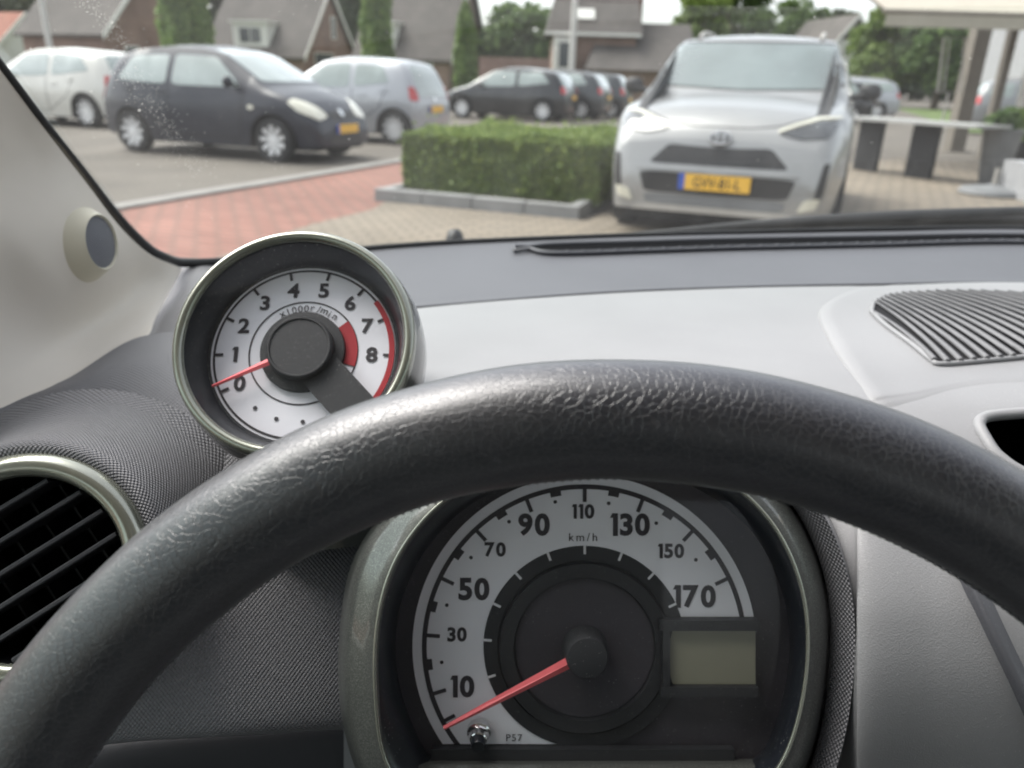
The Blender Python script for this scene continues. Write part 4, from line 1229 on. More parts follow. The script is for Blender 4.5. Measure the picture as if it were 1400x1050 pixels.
# pale outline of a reflection in the glass, built as a solid frame
fr = thing('reflection_frame', 'slim pale frame standing in for a reflection behind the table, left of the thick post', 'frame', PY(1300, 134, 13.5))
c = [PY(1291, 52, 13.5), PY(1320, 52, 13.5), PY(1313, 126, 13.5), PY(1282, 126, 13.5)]
mk('frame_tube', MB().tube(c, .02, 8, closed=True), M['steel_grey'], fr)
mk('divider', MB().tube([PY(1299, 52, 13.52), PY(1290, 126, 13.52)], .012, 6), M['steel_grey'], fr)
mk('stand', MB().tube([PY(1297, 126, 13.5), Vector((PY(1297, 126, 13.5).x, 13.5, 0))], .018, 8), M['steel_grey'], fr)
# grey building end behind the terrace
bw = thing('terrace_building', 'grey rendered building end behind the terrace posts', 'building', PY(1380, 130, 24.0))
b0 = PY(1445, 118, 30)
mk('wall', MB().bbox((b0.x, 30, 0), (b0.x + 14, 36, 5.0)), M['wall_grey'], bw)
# ================================================================== OWN CAR
# ------------------------------------------------------------------ windscreen
bot = [(205, 345, .585), (250, 357, .645), (400, 347, .71), (540, 335, .76), (700, 326, .805), (1000, 316, .845), (1400, 310, .855), (1750, 322, .825)]
left = [(205, 345, .585), (160, 298, .55), (110, 232, .51), (60, 168, .47), (0, 88, .43), (-60, 12, .40), (-200, -170, .34)]
Lw = [Q(*p) for p in left]
Bw = [Q(*p) for p in bot]
rows = []
for k, lp in enumerate(Lw):
    off = lp - Lw[0]
    row = []
    for j, b in enumerate(Bw):
        f = min(1.0, j / 4)
        sy = off.z * -1.02
        o = off.lerp(Vector(((.33 - b.x) * .25 * off.z, sy, off.z)), f)
        row.append(tuple(b + o))
    rows.append(row)
mb, uv, gg = surface(rows, 60, 40)
ws = thing('windshield', 'large dusty car windscreen with black edge above the dashboard', 'windscreen', Bw[5])
pane = mk('glass_pane', mb, M['windshield'], ws, 180)
WB = BVHTree.FromPolygons([tuple(p) for p in mb.v], mb.f)
# black edge: flat ceramic band on the inside of the glass along side and bottom
seal_px = [(-200, -170), (-130, -80), (-60, 10), (0, 87), (60, 167), (110, 231), (160, 297), (198, 338), (222, 352), (250, 359), (310, 357), (400, 350), (540, 337), (700, 328), (1000, 318), (1400, 312), (1750, 324)]
seal_w = [11, 11, 11, 11, 11, 12, 14, 17, 16, 13, 11, 10, 9, 8, 7, 7, 7]
seal_d = [.34, .37, .40, .43, .47, .51, .55, .582, .603, .642, .672, .71, .76, .805, .845, .855, .825]
pts = cat_rom(np.array([(*p, w, d) for p, w, d in zip(seal_px, seal_w, seal_d)], float), 150)
sp_, rr_ = [], []
for u, v, w, dd in pts:
    sp_.append(Q(u, v, dd - .004)); rr_.append(w * .5 * dd / FPX)
mk('rubber_seal', MB().tube(sp_, rr_, 10), M['rubber'], ws, 60)
# dried smear and specks on the glass
sm = MB()
def speck(u, v, r):
    h = WB.ray_cast(CAM, ray(u, v).normalized())
    if h[0] is None: return
    n = h[1] if h[1].dot(_F) < 0 else -h[1]
    a = n.orthogonal().normalized(); b = n.cross(a)
    k = random.randint(4, 6); ph = random.uniform(0, 6); el = random.uniform(.5, 1)
    o = len(sm.v)
    c0 = h[0] + n * .0006
    sm.v += [c0 + (a * math.cos(ph + 2 * math.pi * i / k) + b * el * math.sin(ph + 2 * math.pi * i / k)) * r * random.uniform(.6, 1.2) for i in range(k)]
    sm.f.append(tuple(range(o, o + k)))
for i in range(650):
    f = random.random()
    speck(168 + 105 * f + random.gauss(0, 12 + 6 * math.sin(f * 9)), 92 + 140 * f + random.gauss(0, 12), random.uniform(.00008, .00032))
for i in range(240):
    f = random.random()
    speck(112 + 60 * f + random.gauss(0, 7), -8 + 70 * f + random.gauss(0, 8), random.uniform(.00008, .00034))
for i in range(240):
    speck(random.uniform(0, 1400), random.uniform(-10, 310), random.uniform(.00015, .0004) if random.random() < .93 else random.uniform(.0006, .0009))
mk('dried_specks', sm, M['speck'], ws, kind='stuff', label='dried pale smear and dirt specks on the glass')

# bonnet, wiper and washer jet just beyond the glass
hd = thing('bonnet', 'dark car bonnet just beyond the windscreen', 'bonnet', (.33, 1.2, .8))
ctrl = []
for y, z in ((.93, .925), (1.1, .885), (1.4, .815), (1.7, .73), (1.85, .58)):
    ctrl.append([(x, y - .25 * ((x - .33) / .7) ** 2, z - .07 * ((x - .33) / .7) ** 4) for x in (-.42, -.2, .1, .33, .6, .9, 1.1)])
mbh, uvh, _ = surface(ctrl, 40, 24)
mk('bonnet_panel', mbh, M['own_paint'], hd, 180)
g = Q(622, 321, 1.12)
jt = MB().lathe([(.014, -.06), (.013, -.004), (.009, .006), (0, .009)], 14, Matrix.Translation(g) @ Matrix.Diagonal((1.0, 1.5, 1, 1)))
mk('washer_jet', jt, M['rubber'], hd, 50)
wp = thing('windscreen_wiper', 'black wiper blade resting along the bottom of the windscreen', 'wiper', Q(1200, 306, .93))
p0, p1 = Q(850, 324, .90), Q(1480, 286, .885)
n = 14
mk('blade', MB().tube([p0.lerp(p1, i / n) + Vector((0, 0, .004 * math.sin(math.pi * i / n))) for i in range(n + 1)], [.004 + .004 * math.sin(math.pi * i / n) for i in range(n + 1)], 8), M['rubber'], wp, 60)
mk('arm', MB().tube([Q(1080, 320, .93), Q(1150, 309, .91), Q(1240, 302, .90), Q(1480, 300, .92)], [.006, .006, .007, .009], 8), M['black_matte'], wp, 60)

# ------------------------------------------------------------------ unseen cabin shell, openings and pale lining shaped for the light inside
cab = thing('car_cabin', 'pale roof lining, doors and floor of the car around the driver', 'car interior', (.33, -.4, .3))
top_l = Lw[-1]
xl, xr_ = -.45, 1.12
mk('roof_lining', MB().bbox((xl - .05, -1.75, 1.46), (xr_ + .05, .18, 1.50)), M['headliner'], cab)
mk('floor', MB().bbox((xl, -1.75, .22), (xr_, .75, .26)), M['carpet'], cab)
mk('firewall', MB().bbox((xl, .80, .26), (xr_, .83, .80)), M['carpet'], cab)
mk('rear_panel', MB().bbox((xl, -1.75, .26), (xr_, -1.70, .88)), M['headliner'], cab)
for x, nm in ((xl, 'door'), (xr_, 'door')):
    d = mk(nm, MB().bbox((x - .03, -.72, .26), (x + .03, .44, .83)), M['door_trim'], cab)
    mk('window', MB().bbox((x - .002, -.72, .835), (x + .002, .30, 1.455)), M['side_glass'], d)
    mk('rear_side', MB().bbox((x - .03, -1.7, .26), (x + .03, -.74, .90)), M['door_trim'], cab)
    mk('centre_pillar', MB().bbox((x - .03, -.83, .902), (x + .03, -.73, 1.455)), M['pillar'], cab)
    mk('roof_edge', MB().bbox((x - .04, -1.70, 1.42), (x + .04, .16, 1.455)), M['headliner'], cab)
mk('front_kick_panel', MB().bbox((xl - .03, .45, .26), (xl + .03, .80, .90)), M['dash_dark'], cab)
rp = MB().tube([(1.0, .66, .98), (1.06, .4, 1.22), (1.04, .12, 1.46)], [.05, .045, .045], 10)
mk('right_pillar', rp, M['pillar'], cab, 60)
mk('roof_header', MB().bbox((xl, .10, 1.43), (xr_, .20, 1.458)), M['headliner'], cab)

# unseen front seats behind the camera, added to block light from the rear
for x in (-.02, .70):
    sb = MB().box((x, -.20, .50), (.50, .52, .16), Matrix.Rotation(R(8), 3, 'X')).box((x, -.56, .86), (.50, .15, .66), Matrix.Rotation(R(-16), 3, 'X')).bbox((x - .2, -.45, .27), (x + .2, .02, .41))
    so = mk('unseen_seat', sb, M['seat_cloth'], cab, 60)
    md = so.modifiers.new('bevel', 'BEVEL'); md.width = .05; md.segments = 4
    ho = mk('headrest', MB().box((x, -.68, 1.29), (.27, .10, .19), Matrix.Rotation(R(-12), 3, 'X')), M['seat_cloth'], so, 60)
    md = ho.modifiers.new('bevel', 'BEVEL'); md.width = .04; md.segments = 4

# ------------------------------------------------------------------ dashboard
da = thing('dashboard', 'two tone grey moulded dashboard under the windscreen', 'dashboard', (.33, .5, .85))
def dpart(name, ctrl, nu, nv, mat, label=None, cut=None, parent=None):
    mb, uv, g = qsurf(ctrl, nu, nv)
    if cut: mb.f = [f for f in mb.f if not cut(sum((mb.v[i] for i in f), Vector()) / len(f))]
    o = mk(name, mb, mat, parent or da, 180, uv=uv, label=label)
    return o
far = [(300, 357, .67), (400, 351, .71), (540, 339, .755), (700, 330, .80), (1000, 320, .84), (1200, 316, .85), (1400, 313, .85), (1750, 325, .82)]
near = [(300, 448, .545), (420, 435, .58), (575, 420, .605), (800, 402, .63), (1000, 393, .65), (1200, 389, .66), (1400, 387, .66), (1750, 400, .65)]
def mixrow(f, dz=0.0):
    return [(a[0] * (1 - f) + b[0] * f, a[1] * (1 - f) + b[1] * f + dz, a[2] * (1 - f) + b[2] * f) for a, b in zip(far, near)]
und = [(u, v + 5, d + .02) for u, v, d in near]
dpart('upper_pad', [[(u, v - 2, d + .02) for u, v, d in far], far, mixrow(.3, -2), mixrow(.65, -3), mixrow(.93, -2), near, und], 90, 40, M['dash_dark'], 'darker grey upper pad along the windscreen')
dpart('corner_pad', [[(232, 360, .66), (255, 358, .66), (275, 357, .66), (300, 356, .675)], [(214, 394, .625), (245, 387, .618), (270, 384, .615), (300, 382, .63)],
                     [(198, 432, .585), (232, 425, .572), (262, 421, .568), (300, 418, .58)], [(186, 468, .54), (225, 460, .53), (260, 456, .528), (300, 452, .54)], [(196, 500, .48), (222, 497, .485), (260, 493, .492), (300, 490, .50)]], 30, 30, M['dash_tex'], 'textured corner of the dashboard beside the pillar')
# central light panel, rolling from a flat shelf into an upright face
pocket_poly = [(1337, 582), (1342, 572), (1356, 568), (1420, 563), (1560, 560), (1560, 668), (1430, 660), (1385, 640), (1358, 618)]
def in_poly(px, poly):
    x, y = px; c = False
    for i in range(len(poly)):
        (x0, y0), (x1, y1) = poly[i - 1], poly[i]
        if (y0 > y) != (y1 > y) and x < (x1 - x0) * (y - y0) / (y1 - y0) + x0: c = not c
    return c
def proj(p):
    q = p - CAM; d = q.dot(_F)
    return (700 + FPX * q.dot(CR) / d, 525 - FPX * q.dot(CU) / d)
us = [340, 575, 800, 1000, 1152, 1180, 1280, 1400, 1750]
r0 = [(340, 445, .545), (575, 421, .60), (800, 403, .625), (1000, 394, .645), (1152, 391, .652), (1180, 391, .652), (1280, 389, .655), (1400, 388, .655), (1750, 401, .645)]
def prow(v, d, extra=0.0):
    return [(u if u > 400 or v < 560 else 470, v, d + (extra if 330 < u < 1120 else .016 if u < 1160 and v > 600 else 0)) for u in us]
panel = [r0, prow(440, .548), prow(490, .473), prow(535, .422), prow(575, .398, .03), prow(630, .380, .05), prow(710, .363, .065), prow(850, .343, .085), prow(1000, .341, .085), prow(1200, .362, .06)]
panel[0][0] = (340, 452, .54)
dpart('centre_panel', panel, 150, 150, M['dash_light'], 'light grey centre panel', cut=lambda c: in_poly(proj(c), pocket_poly))
# storage pocket: recessed dark box with a rolled lip
_pm = qsurf(panel, 150, 150)[0]
PNB = BVHTree.FromPolygons([tuple(p) for p in _pm.v], _pm.f)
pp = rounded(pocket_poly, .3, 3)
rim = [PNB.ray_cast(CAM, ray(u, v).normalized())[0] - ray(u, v) * .0008 for u, v in pp]
back = [p + _F * .07 + Vector((0, 0, .004)) for p in rim]
n = len(rim)
pk_ = MB().add(rim + back, [(i, (i + 1) % n, n + (i + 1) % n, n + i) for i in range(n)] + [tuple(range(n, 2 * n))])
po = mk('storage_pocket', pk_, M['black_void'], da, label='dark open storage pocket')
mk('pocket_lip', MB().tube(rim, .003, 8, closed=True), M['dash_light'], po, 60)
# raised speaker pod on the right
pod = [[(1195, 392, .655), (1205, 391, .652), (1240, 389, .652), (1400, 386, .652), (1750, 396, .65)],
       [(1160, 399, .632), (1172, 396, .626), (1225, 393, .63), (1400, 389, .635), (1750, 398, .635)],
       [(1116, 428, .578), (1131, 420, .572), (1180, 417, .575), (1400, 410, .58), (1750, 420, .58)],
       [(1128, 474, .507), (1145, 464, .498), (1200, 461, .50), (1400, 452, .505), (1750, 460, .505)],
       [(1168, 540, .431), (1188, 530, .423), (1240, 524, .429), (1400, 503, .451), (1750, 510, .445)],
       [(1182, 562, .412), (1203, 549, .410), (1248, 541, .4155), (1400, 517, .438), (1750, 525, .430)],
       [(1190, 580, .404), (1213, 566, .4045), (1258, 557, .409), (1400, 528, .4305), (1750, 538, .4215)]]
dpart('speaker_pod', pod, 70, 60, M['dash_light'], 'raised light grey pod around the round grille')
PODB = BVHTree.FromPolygons([tuple(p) for p in qsurf(pod, 70, 60)[0].v], qsurf(pod, 70, 60)[0].f)
def on_pod(u, v, lift):
    h = PODB.ray_cast(CAM, ray(u, v).normalized())
    p = h[0] if h[0] is not None else CAM + ray(u, v) * .5
    return p + Vector((0, 0, lift))
gl_top = cat_rom(np.array([(1191, 428), (1196, 415), (1215, 406), (1250, 402), (1310, 400), (1400, 403), (1500, 410), (1560, 420)], float), 40)
gl_bot = cat_rom(np.array([(1191, 428), (1210, 446), (1245, 472), (1272, 494), (1286, 500), (1340, 496), (1420, 488), (1560, 470)], float), 40)
rec = MB()
for a, b in zip(gl_top, gl_bot):
    rec.v += [on_pod(*a, .0008), on_pod(*((a + b) / 2), .0008), on_pod(*b, .0008)]
for i in range(39):
    for j in range(2): rec.f.append((i * 3 + j, (i + 1) * 3 + j, (i + 1) * 3 + j + 1, i * 3 + j + 1))
gr = mk('speaker_grille', rec, M['grille_back'], da, 60)  # flat dark sheet on the pod, recess shade painted into its colour
edge = [on_pod(*p, .0012) for p in gl_top] + [on_pod(*p, .0012) for p in gl_bot[::-1]]
mk('grille_rim', MB().tube(edge, .0016, 8, closed=True), M['dash_light'], gr, 60)
for i in range(24):
    ut = 1192 + 2.4 * i + .5 * i * i
    a = np.array([ut, np.interp(ut, gl_top[:, 0], gl_top[:, 1])]) if i else np.array([1194, 431.])
    ub = 1276 + 18.0 * i
    b = np.array([ub, np.interp(ub, gl_bot[:, 0], gl_bot[:, 1])])
    pts = []
    for k in range(13):
        s_ = k / 12
        q = a * (1 - s_) + b * s_
        q = q + np.array([.08, -.13]) * np.linalg.norm(b - a) * s_ * (1 - s_)
        pts.append(on_pod(q[0], q[1], .0026))
    mk('slat', MB().tube(pts, [.0009 + .0009 * k / 12 for k in range(13)], 6, up=(0, 0, 1)), M['grille_slat'], gr, 60)
# defroster slot along the windscreen, its dark depth painted as a black strip
PADB_ = qsurf([far, mixrow(.3, -2), mixrow(.65, -3), mixrow(.93, -2), near], 90, 40)[0]
PADB = BVHTree.FromPolygons([tuple(p) for p in PADB_.v], PADB_.f)
def on_pad(u, v, lift):
    h = PADB.ray_cast(CAM, ray(u, v).normalized())
    p = h[0] if h[0] is not None else Q(u, v, .8)
    return p + Vector((0, 0, lift))
dt = cat_rom(np.array([(722, 341), (760, 337), (880, 333.5), (1000, 330), (1200, 326.5), (1400, 324), (1700, 333)], float), 50)
db = cat_rom(np.array([(722, 344), (760, 350), (880, 346.5), (1000, 342.5), (1200, 338), (1400, 334), (1700, 342)], float), 50)
dv = MB()
for a, b in zip(dt, db): dv.v += [on_pad(*a, .0015), on_pad(*b, .0015)]
dv.f = [(i * 2, i * 2 + 2, i * 2 + 3, i * 2 + 1) for i in range(49)]
dfv = mk('defroster_slot', dv, M['black_void'], da)
lip = [on_pad(u, v, .003) for u, v in db[::-1]] + [on_pad(704, 347, .003), on_pad(702, 341, .003)] + [on_pad(u, v - 1.0, .002) for u, v in dt]
mk('slot_lip', MB().tube(lip, .0022, 8), M['dash_dark'], dfv, 60)
for i, u in enumerate(np.arange(775, 1420, 22.0)):
    v = np.interp(u, db[:, 0], db[:, 1])
    a, b = on_pad(u, v - 3.2, .002), on_pad(u + 3, v + .3, .0045)
    mk('fin', MB().tube([a, b], .0016, 6), M['dash_dark'], dfv)

# left textured wing of the dashboard
wing = [[(-320, 560, .36), (-150, 555, .40), (0, 541, .445), (85, 521, .468), (190, 461, .515), (300, 455, .535), (420, 470, .53), (560, 480, .50)],
        [(-320, 590, .345), (-150, 585, .385), (0, 560, .43), (90, 535, .45), (190, 500, .475), (300, 495, .49), (420, 500, .49), (560, 510, .47)],
        [(-320, 640, .335), (-150, 630, .37), (0, 605, .41), (90, 590, .425), (190, 565, .44), (300, 560, .445), (420, 560, .45), (560, 570, .45)],
        [(-320, 720, .33), (-150, 710, .365), (0, 690, .40), (90, 670, .41), (190, 645, .415), (300, 640, .418), (420, 640, .43), (560, 640, .445)],
        [(-320, 820, .33), (-150, 810, .36), (0, 790, .386), (90, 770, .393), (190, 750, .394), (300, 750, .394), (420, 750, .405), (560, 740, .425)],
        [(-320, 930, .335), (-150, 920, .36), (0, 900, .372), (90, 885, .376), (190, 870, .377), (300, 865, .378), (420, 860, .39), (560, 850, .41)],
        [(-320, 1050, .345), (-150, 1040, .37), (0, 1025, .362), (90, 1013, .364), (190, 1001, .366), (300, 995, .368), (420, 988, .38), (560, 980, .40)],
        [(-320, 1060, .37), (-150, 1050, .39), (0, 1034, .375), (90, 1022, .378), (190, 1010, .38), (300, 1004, .382), (420, 997, .395), (560, 989, .415)]]
dpart('textured_wing', wing, 90, 90, M['dash_tex'], 'dark finely textured left wing of the dashboard')
low = [[(-320, 1030, .385), (0, 1012, .43), (190, 990, .44), (480, 975, .455), (700, 970, .46), (1100, 900, .46)],
       [(-320, 1120, .385), (0, 1090, .42), (190, 1060, .43), (480, 1050, .445), (700, 1050, .45), (1100, 1000, .455)],
       [(-320, 1400, .40), (0, 1350, .44), (190, 1320, .45), (480, 1300, .46), (700, 1300, .46), (1100, 1300, .46)]]
dpart('knee_panel', low, 40, 20, M['dash_lower'], 'plain dark lower knee panel')
# edge of the centre console on the right
con = [[(1290, 745, .359), (1306, 742, .354), (1330, 745, .360), (1420, 770, .364), (1560, 800, .37)],
       [(1315, 800, .348), (1332, 797, .343), (1366, 805, .353), (1440, 830, .357), (1580, 860, .366)],
       [(1365, 910, .341), (1384, 906, .335), (1420, 915, .346), (1500, 940, .352), (1640, 960, .362)],
       [(1425, 1030, .342), (1446, 1028, .335), (1480, 1035, .346), (1560, 1060, .352), (1700, 1080, .362)],
       [(1500, 1200, .36), (1520, 1200, .353), (1550, 1200, .363), (1640, 1200, .37), (1750, 1200, .378)]]
dpart('console_edge', con, 40, 30, M['dash_dark'], 'darker sloping edge of the centre console')

# ------------------------------------------------------------------ A pillar trim and tweeter
ap = thing('pillar_trim', 'pale grey windscreen pillar trim on the left', 'pillar trim', Q(100, 480, .5))
pil = [[(-60, 20, .395), (-95, 50, .385), (-160, 110, .36), (-260, 180, .33), (-420, 260, .28)],
       [(2, 98, .428), (-30, 130, .42), (-90, 180, .40), (-190, 250, .365), (-350, 340, .30)],
       [(62, 178, .468), (35, 212, .462), (-20, 262, .44), (-110, 330, .40), (-300, 420, .325)],
       [(118, 250, .502), (90, 285, .482), (40, 335, .459), (-40, 400, .435), (-270, 490, .345)],
       [(166, 312, .538), (140, 345, .513), (95, 392, .491), (5, 455, .455), (-250, 540, .355)],
       [(206, 348, .578), (185, 385, .57), (140, 432, .535), (20, 500, .455), (-240, 580, .36)],
       [(246, 366, .61), (222, 405, .585), (185, 450, .54), (45, 528, .455), (-230, 620, .36)],
       [(244, 374, .615), (214, 432, .565), (192, 468, .525), (60, 545, .45), (-230, 650, .36)]]
mbp, uvp, _ = qsurf(pil, 60, 80)
mk('trim_panel', mbp, M['pillar'], ap, 180, uv=uvp)
PB = BVHTree.FromPolygons([tuple(p) for p in mbp.v], mbp.f)
tw = thing('tweeter_speaker', 'small round cream tweeter with grey mesh on the windscreen pillar', 'tweeter', Q(120, 331, .5))
axis = (CR * .985 + CU * .03 - _F * .07).normalized()
fc = Q(140, 331, .503)
zx = axis.orthogonal().normalized()
xx = CU - axis * CU.dot(axis); xx.normalize(); yy = axis.cross(xx)
Mt = Matrix(((xx.x, yy.x, axis.x, fc.x), (xx.y, yy.y, axis.y, fc.y), (xx.z, yy.z, axis.z, fc.z), (0, 0, 0, 1)))
prof = [(.0262, -.036), (.0260, -.0135), (.0252, -.0110), (.0185, -.001), (.0177, .0), (.0167, -.0012), (.0165, -.004)]
mk('tweeter_housing', MB().lathe(prof, 48, Mt), M['tweeter'], tw, 40)
gm = MB(); nr_ = 10
guv = []
for i in range(nr_ + 1):
    for k in range(36):
        r_ = .0166 * i / nr_; a = 2 * math.pi * k / 36
        gm.v.append(Mt @ Vector((r_ * math.cos(a), r_ * math.sin(a), -.0015 + .0025 * (1 - (i / nr_) ** 2)))); guv.append((r_ * math.cos(a), r_ * math.sin(a)))
for i in range(nr_):
    for k in range(36): gm.f.append((i * 36 + k, i * 36 + (k + 1) % 36, (i + 1) * 36 + (k + 1) % 36, (i + 1) * 36 + k))
mk('tweeter_grille', gm, M['tweeter_mesh'], tw, 180, uv=np.array(guv))

# ------------------------------------------------------------------ frames for the gauges
def cam_frame(u, v, d, pitch=0.0, yaw=0.0):
    """x right, y up, z towards the driver; pitch tips the face upwards"""
    o = Q(u, v, d)
    z = (-_F * math.cos(pitch) + CU * math.sin(pitch)).normalized()
    z = (z + CR * math.sin(yaw)).normalized()
    x = CU.cross(z).normalized(); y = z.cross(x)
    return Matrix(((x.x, y.x, z.x, o.x), (x.y, y.y, z.y, o.y), (x.z, y.z, z.z, o.z), (0, 0, 0, 1)))

def arc(r0, r1, a0, a1, n, z, th=0.0):
    mb = MB()
    for k in range(n + 1):
        a = R(a0 + (a1 - a0) * k / n)
        mb.v += [Vector((r0 * math.cos(a), r0 * math.sin(a), z)), Vector((r1 * math.cos(a), r1 * math.sin(a), z))]
    for k in range(n): mb.f.append((k * 2, k * 2 + 1, k * 2 + 3, k * 2 + 2))
    return mb
def disc(r, z, n=64, c=(0, 0)):
    mb = MB(); mb.v = [Vector((c[0] + r * math.cos(2 * math.pi * k / n), c[1] + r * math.sin(2 * math.pi * k / n), z)) for k in range(n)]
    mb.f = [tuple(range(n))]; return mb
def radial(a, r0, r1, w0, w1, z):
    c, s = math.cos(R(a)), math.sin(R(a))
    return MB().add([(r0 * c - s * w0, r0 * s + c * w0, z), (r0 * c + s * w0, r0 * s - c * w0, z), (r1 * c + s * w1, r1 * s - c * w1, z), (r1 * c - s * w1, r1 * s + c * w1, z)], [(0, 1, 2, 3)])
def txt(s, x, y, h, z, bold=.02, rot=0.0, xs=1.0, spacing=1.0):
    return text_mb(s, h, bold, xs, spacing).xf(Matrix.Translation((x, y, z)) @ Matrix.Rotation(rot, 4, 'Z'))
def needle_mb(a, r0, r1, w0, w1, z, t):
    c, s = math.cos(R(a)), math.sin(R(a))
    X = Vector((c, s, 0)); Y = Vector((-s, c, 0)); Z = Vector((0, 0, 1))
    p = []
    for r_, w in ((r0, w0), (r1, w1)):
        b = X * r_ + Z * z
        p += [b + Y * w, b + Z * t, b - Y * w, b - Z * t * .6]
    return MB().add(p, [(0, 1, 5, 4), (1, 2, 6, 5), (2, 3, 7, 6), (3, 0, 4, 7), (0, 3, 2, 1), (4, 5, 6, 7)])

# ------------------------------------------------------------------ rev counter
TD = .386; ts = TD / FPX
TM = cam_frame(415, 482, TD, R(17))
ta = thing('tachometer', 'round pod rev counter with white dial standing on the dashboard', 'gauge', TM)
px = lambda k: k * ts
L = dict(parent=ta, world_space=False)
dial = mk('dial_face', disc(px(127), 0), M['dial_white'], **L)
D = dict(parent=dial, world_space=False)
mk('dial_ring', arc(px(120), px(123), 0, 360, 90, .0003), M['print'], **D)
mk('inner_ring', arc(px(73), px(75), 0, 360, 72, .0003), M['print'], **D)
mk('red_zone', arc(px(117), px(124.5), 38, -34, 30, .0006), M['red_print'], **D)
mk('red_sector', arc(px(56), px(74), 38, -16, 20, .0006), M['red_print'], **D)
for k in range(9):
    a = 208 - 26.25 * k
    mk('tick_mark', radial(a, px(109), px(121), px(2.0), px(2.0), .0005), M['print'], **D)
    c, s = math.cos(R(a)), math.sin(R(a))
    mk('numeral', digits_mb(str(k), px(22), .034, 1.08).xf(Matrix.Translation((px(93.5) * c, px(94) * s, .0004))), M['print'], **D)
for a in (233.5, 253, 274):
    mk('dial_dot', disc(px(3.0), .0004, 12, (px(98) * math.cos(R(a)), px(98) * math.sin(R(a)))), M['print'], **D)
lab = 'x1000r/min'
for i, ch in enumerate(lab):
    a = 121 - 7.6 * i
    h = px(10) if ch not in 'rnmix' else px(7)
    if ch == '/': h = px(11)
    if ch == 'i': h = px(9.5)
    mk('unit_letter', txt(ch, px(64.5) * math.cos(R(a)), px(64.5) * math.sin(R(a)), h, .0004, 0.0, R(a - 90)), M['print'], **D)
mk('hub_base', MB().lathe([(px(58), .0007), (px(57), .003), (px(50), .0035), (0, .0035)], 64), M['hub'], smooth=30, **L)
mk('arm', MB().box((px(72), 0, .0035), (px(150), px(56), .004)).xf(Matrix.Rotation(R(-47), 4, 'Z')), M['hub'], **L)
mk('hub_cap', MB().lathe([(px(45), .003), (px(44.5), .0085), (px(42), .0095), (px(40), .0095), (px(39), .0088), (0, .0088)], 64), M['hub'], smooth=30, **L)
mk('needle', needle_mb(205.5, px(40), px(124), px(5.0), px(2.0), .0065, .0008), M['needle'], **L)
rI = .0475
mk('bezel_cone', MB().lathe([(px(126), .0002), (px(130), .0005), (px(132), .004), (.0522, .0165), (.0531, .018)], 96), M['bezel_black'], smooth=40, **L)
mk('bezel_ring', MB().lathe([(.0526, .0175), (.0531, .0195), (.0547, .0208), (.0565, .0205), (.0578, .0188), (.0583, .0165), (.0587, .012)], 96), M['tach_ring'], smooth=60, **L)
mk('housing', MB().lathe([(.0585, .0145), (.0600, .008), (.0610, -.002), (.0605, -.014), (.0575, -.028), (.051, -.042), (.043, -.054), (.030, -.064)], 96), M['green_dark'], smooth=60, **L)
mk('pedestal', MB().tube([TM @ Vector((0, -.030, -.035)), TM @ Vector((.004, -.052, -.05)), TM @ Vector((.006, -.085, -.06))], [.028, .030, .036], 24), M['green_dark'], ta, 60)
mk('lens', MB().lathe([(.0528, .0176), (.04, .0186), (.02, .0192), (.0005, .0194)], 64), M['lens'], smooth=60, **L)

# ------------------------------------------------------------------ instrument cluster (speedometer)
SD = .37; ss = SD / FPX
U0, V0 = 799, 884
SM = cam_frame(U0, V0, SD)
cl_ = thing('speedometer', 'large speedometer cluster in a grey green pod behind the steering wheel', 'speedometer', SM)
L = dict(parent=cl_, world_space=False)
sx = lambda k: k * ss
def uvl(u, v, d): return Vector(((u - 700) / FPX * d - (U0 - 700) / FPX * SD, (525 - v) / FPX * d - (525 - V0) / FPX * SD, SD - d))
# back plate
outl_win = [(540, 884), (547, 830), (572, 768), (610, 718), (670, 674), (740, 650), (800, 642), (880, 648), (960, 672), (1022, 720), (1064, 790), (1080, 870), (1072, 945), (1040, 1034), (900, 1036), (740, 1036), (588, 1036), (556, 970)]
outl_bead = [(519, 884), (527, 822), (546, 768), (576, 722), (622, 680), (690, 645), (800, 624), (900, 632), (1004, 668), (1060, 728), (1094, 810), (1101, 890), (1092, 962), (1064, 1046), (1010, 1100), (800, 1130), (590, 1105), (535, 1055), (520, 950)]
outl_out = [(467, 900), (474, 822), (489, 752), (513, 724), (560, 662), (680, 600), (800, 585), (930, 592), (1030, 640), (1085, 698), (1121, 782), (1132, 850), (1128, 915), (1114, 1010), (1088, 1085), (1000, 1150), (800, 1175), (600, 1155), (510, 1095), (478, 1010)]
CX, CY = 800.0, 868.0
def polar(outl, n=160, smooth=5):
    a = np.array([math.atan2(CY - v, u - CX) for u, v in outl]); r = np.array([math.hypot(u - CX, v - CY) for u, v in outl])
    i = np.argsort(a); a, r = a[i], r[i]
    a = np.concatenate([a - 2 * math.pi, a, a + 2 * math.pi]); r = np.tile(r, 3)
    an = np.linspace(-math.pi, math.pi, n, endpoint=False)
    rn = np.interp(an, a, r)
    if smooth > 1:
        k = np.hanning(smooth + 2)[1:-1]; k /= k.sum()
        rn = np.convolve(np.concatenate([rn[-smooth:], rn, rn[:smooth]]), k, 'same')[smooth:-smooth]
    return np.stack([CX + rn * np.cos(an), CY - rn * np.sin(an)], 1)
NP = 160
PW, PBd, PO = polar(outl_win, NP, 3), polar(outl_bead, NP, 9), polar(outl_out, NP, 11)
def loft(rings):
    mb = MB()
    for r_ in rings: mb.v += r_
    for i in range(len(rings) - 1):
        for k in range(NP):
            l = (k + 1) % NP
            mb.f.append((i * NP + k, i * NP + l, (i + 1) * NP + l, (i + 1) * NP + k))
    return mb
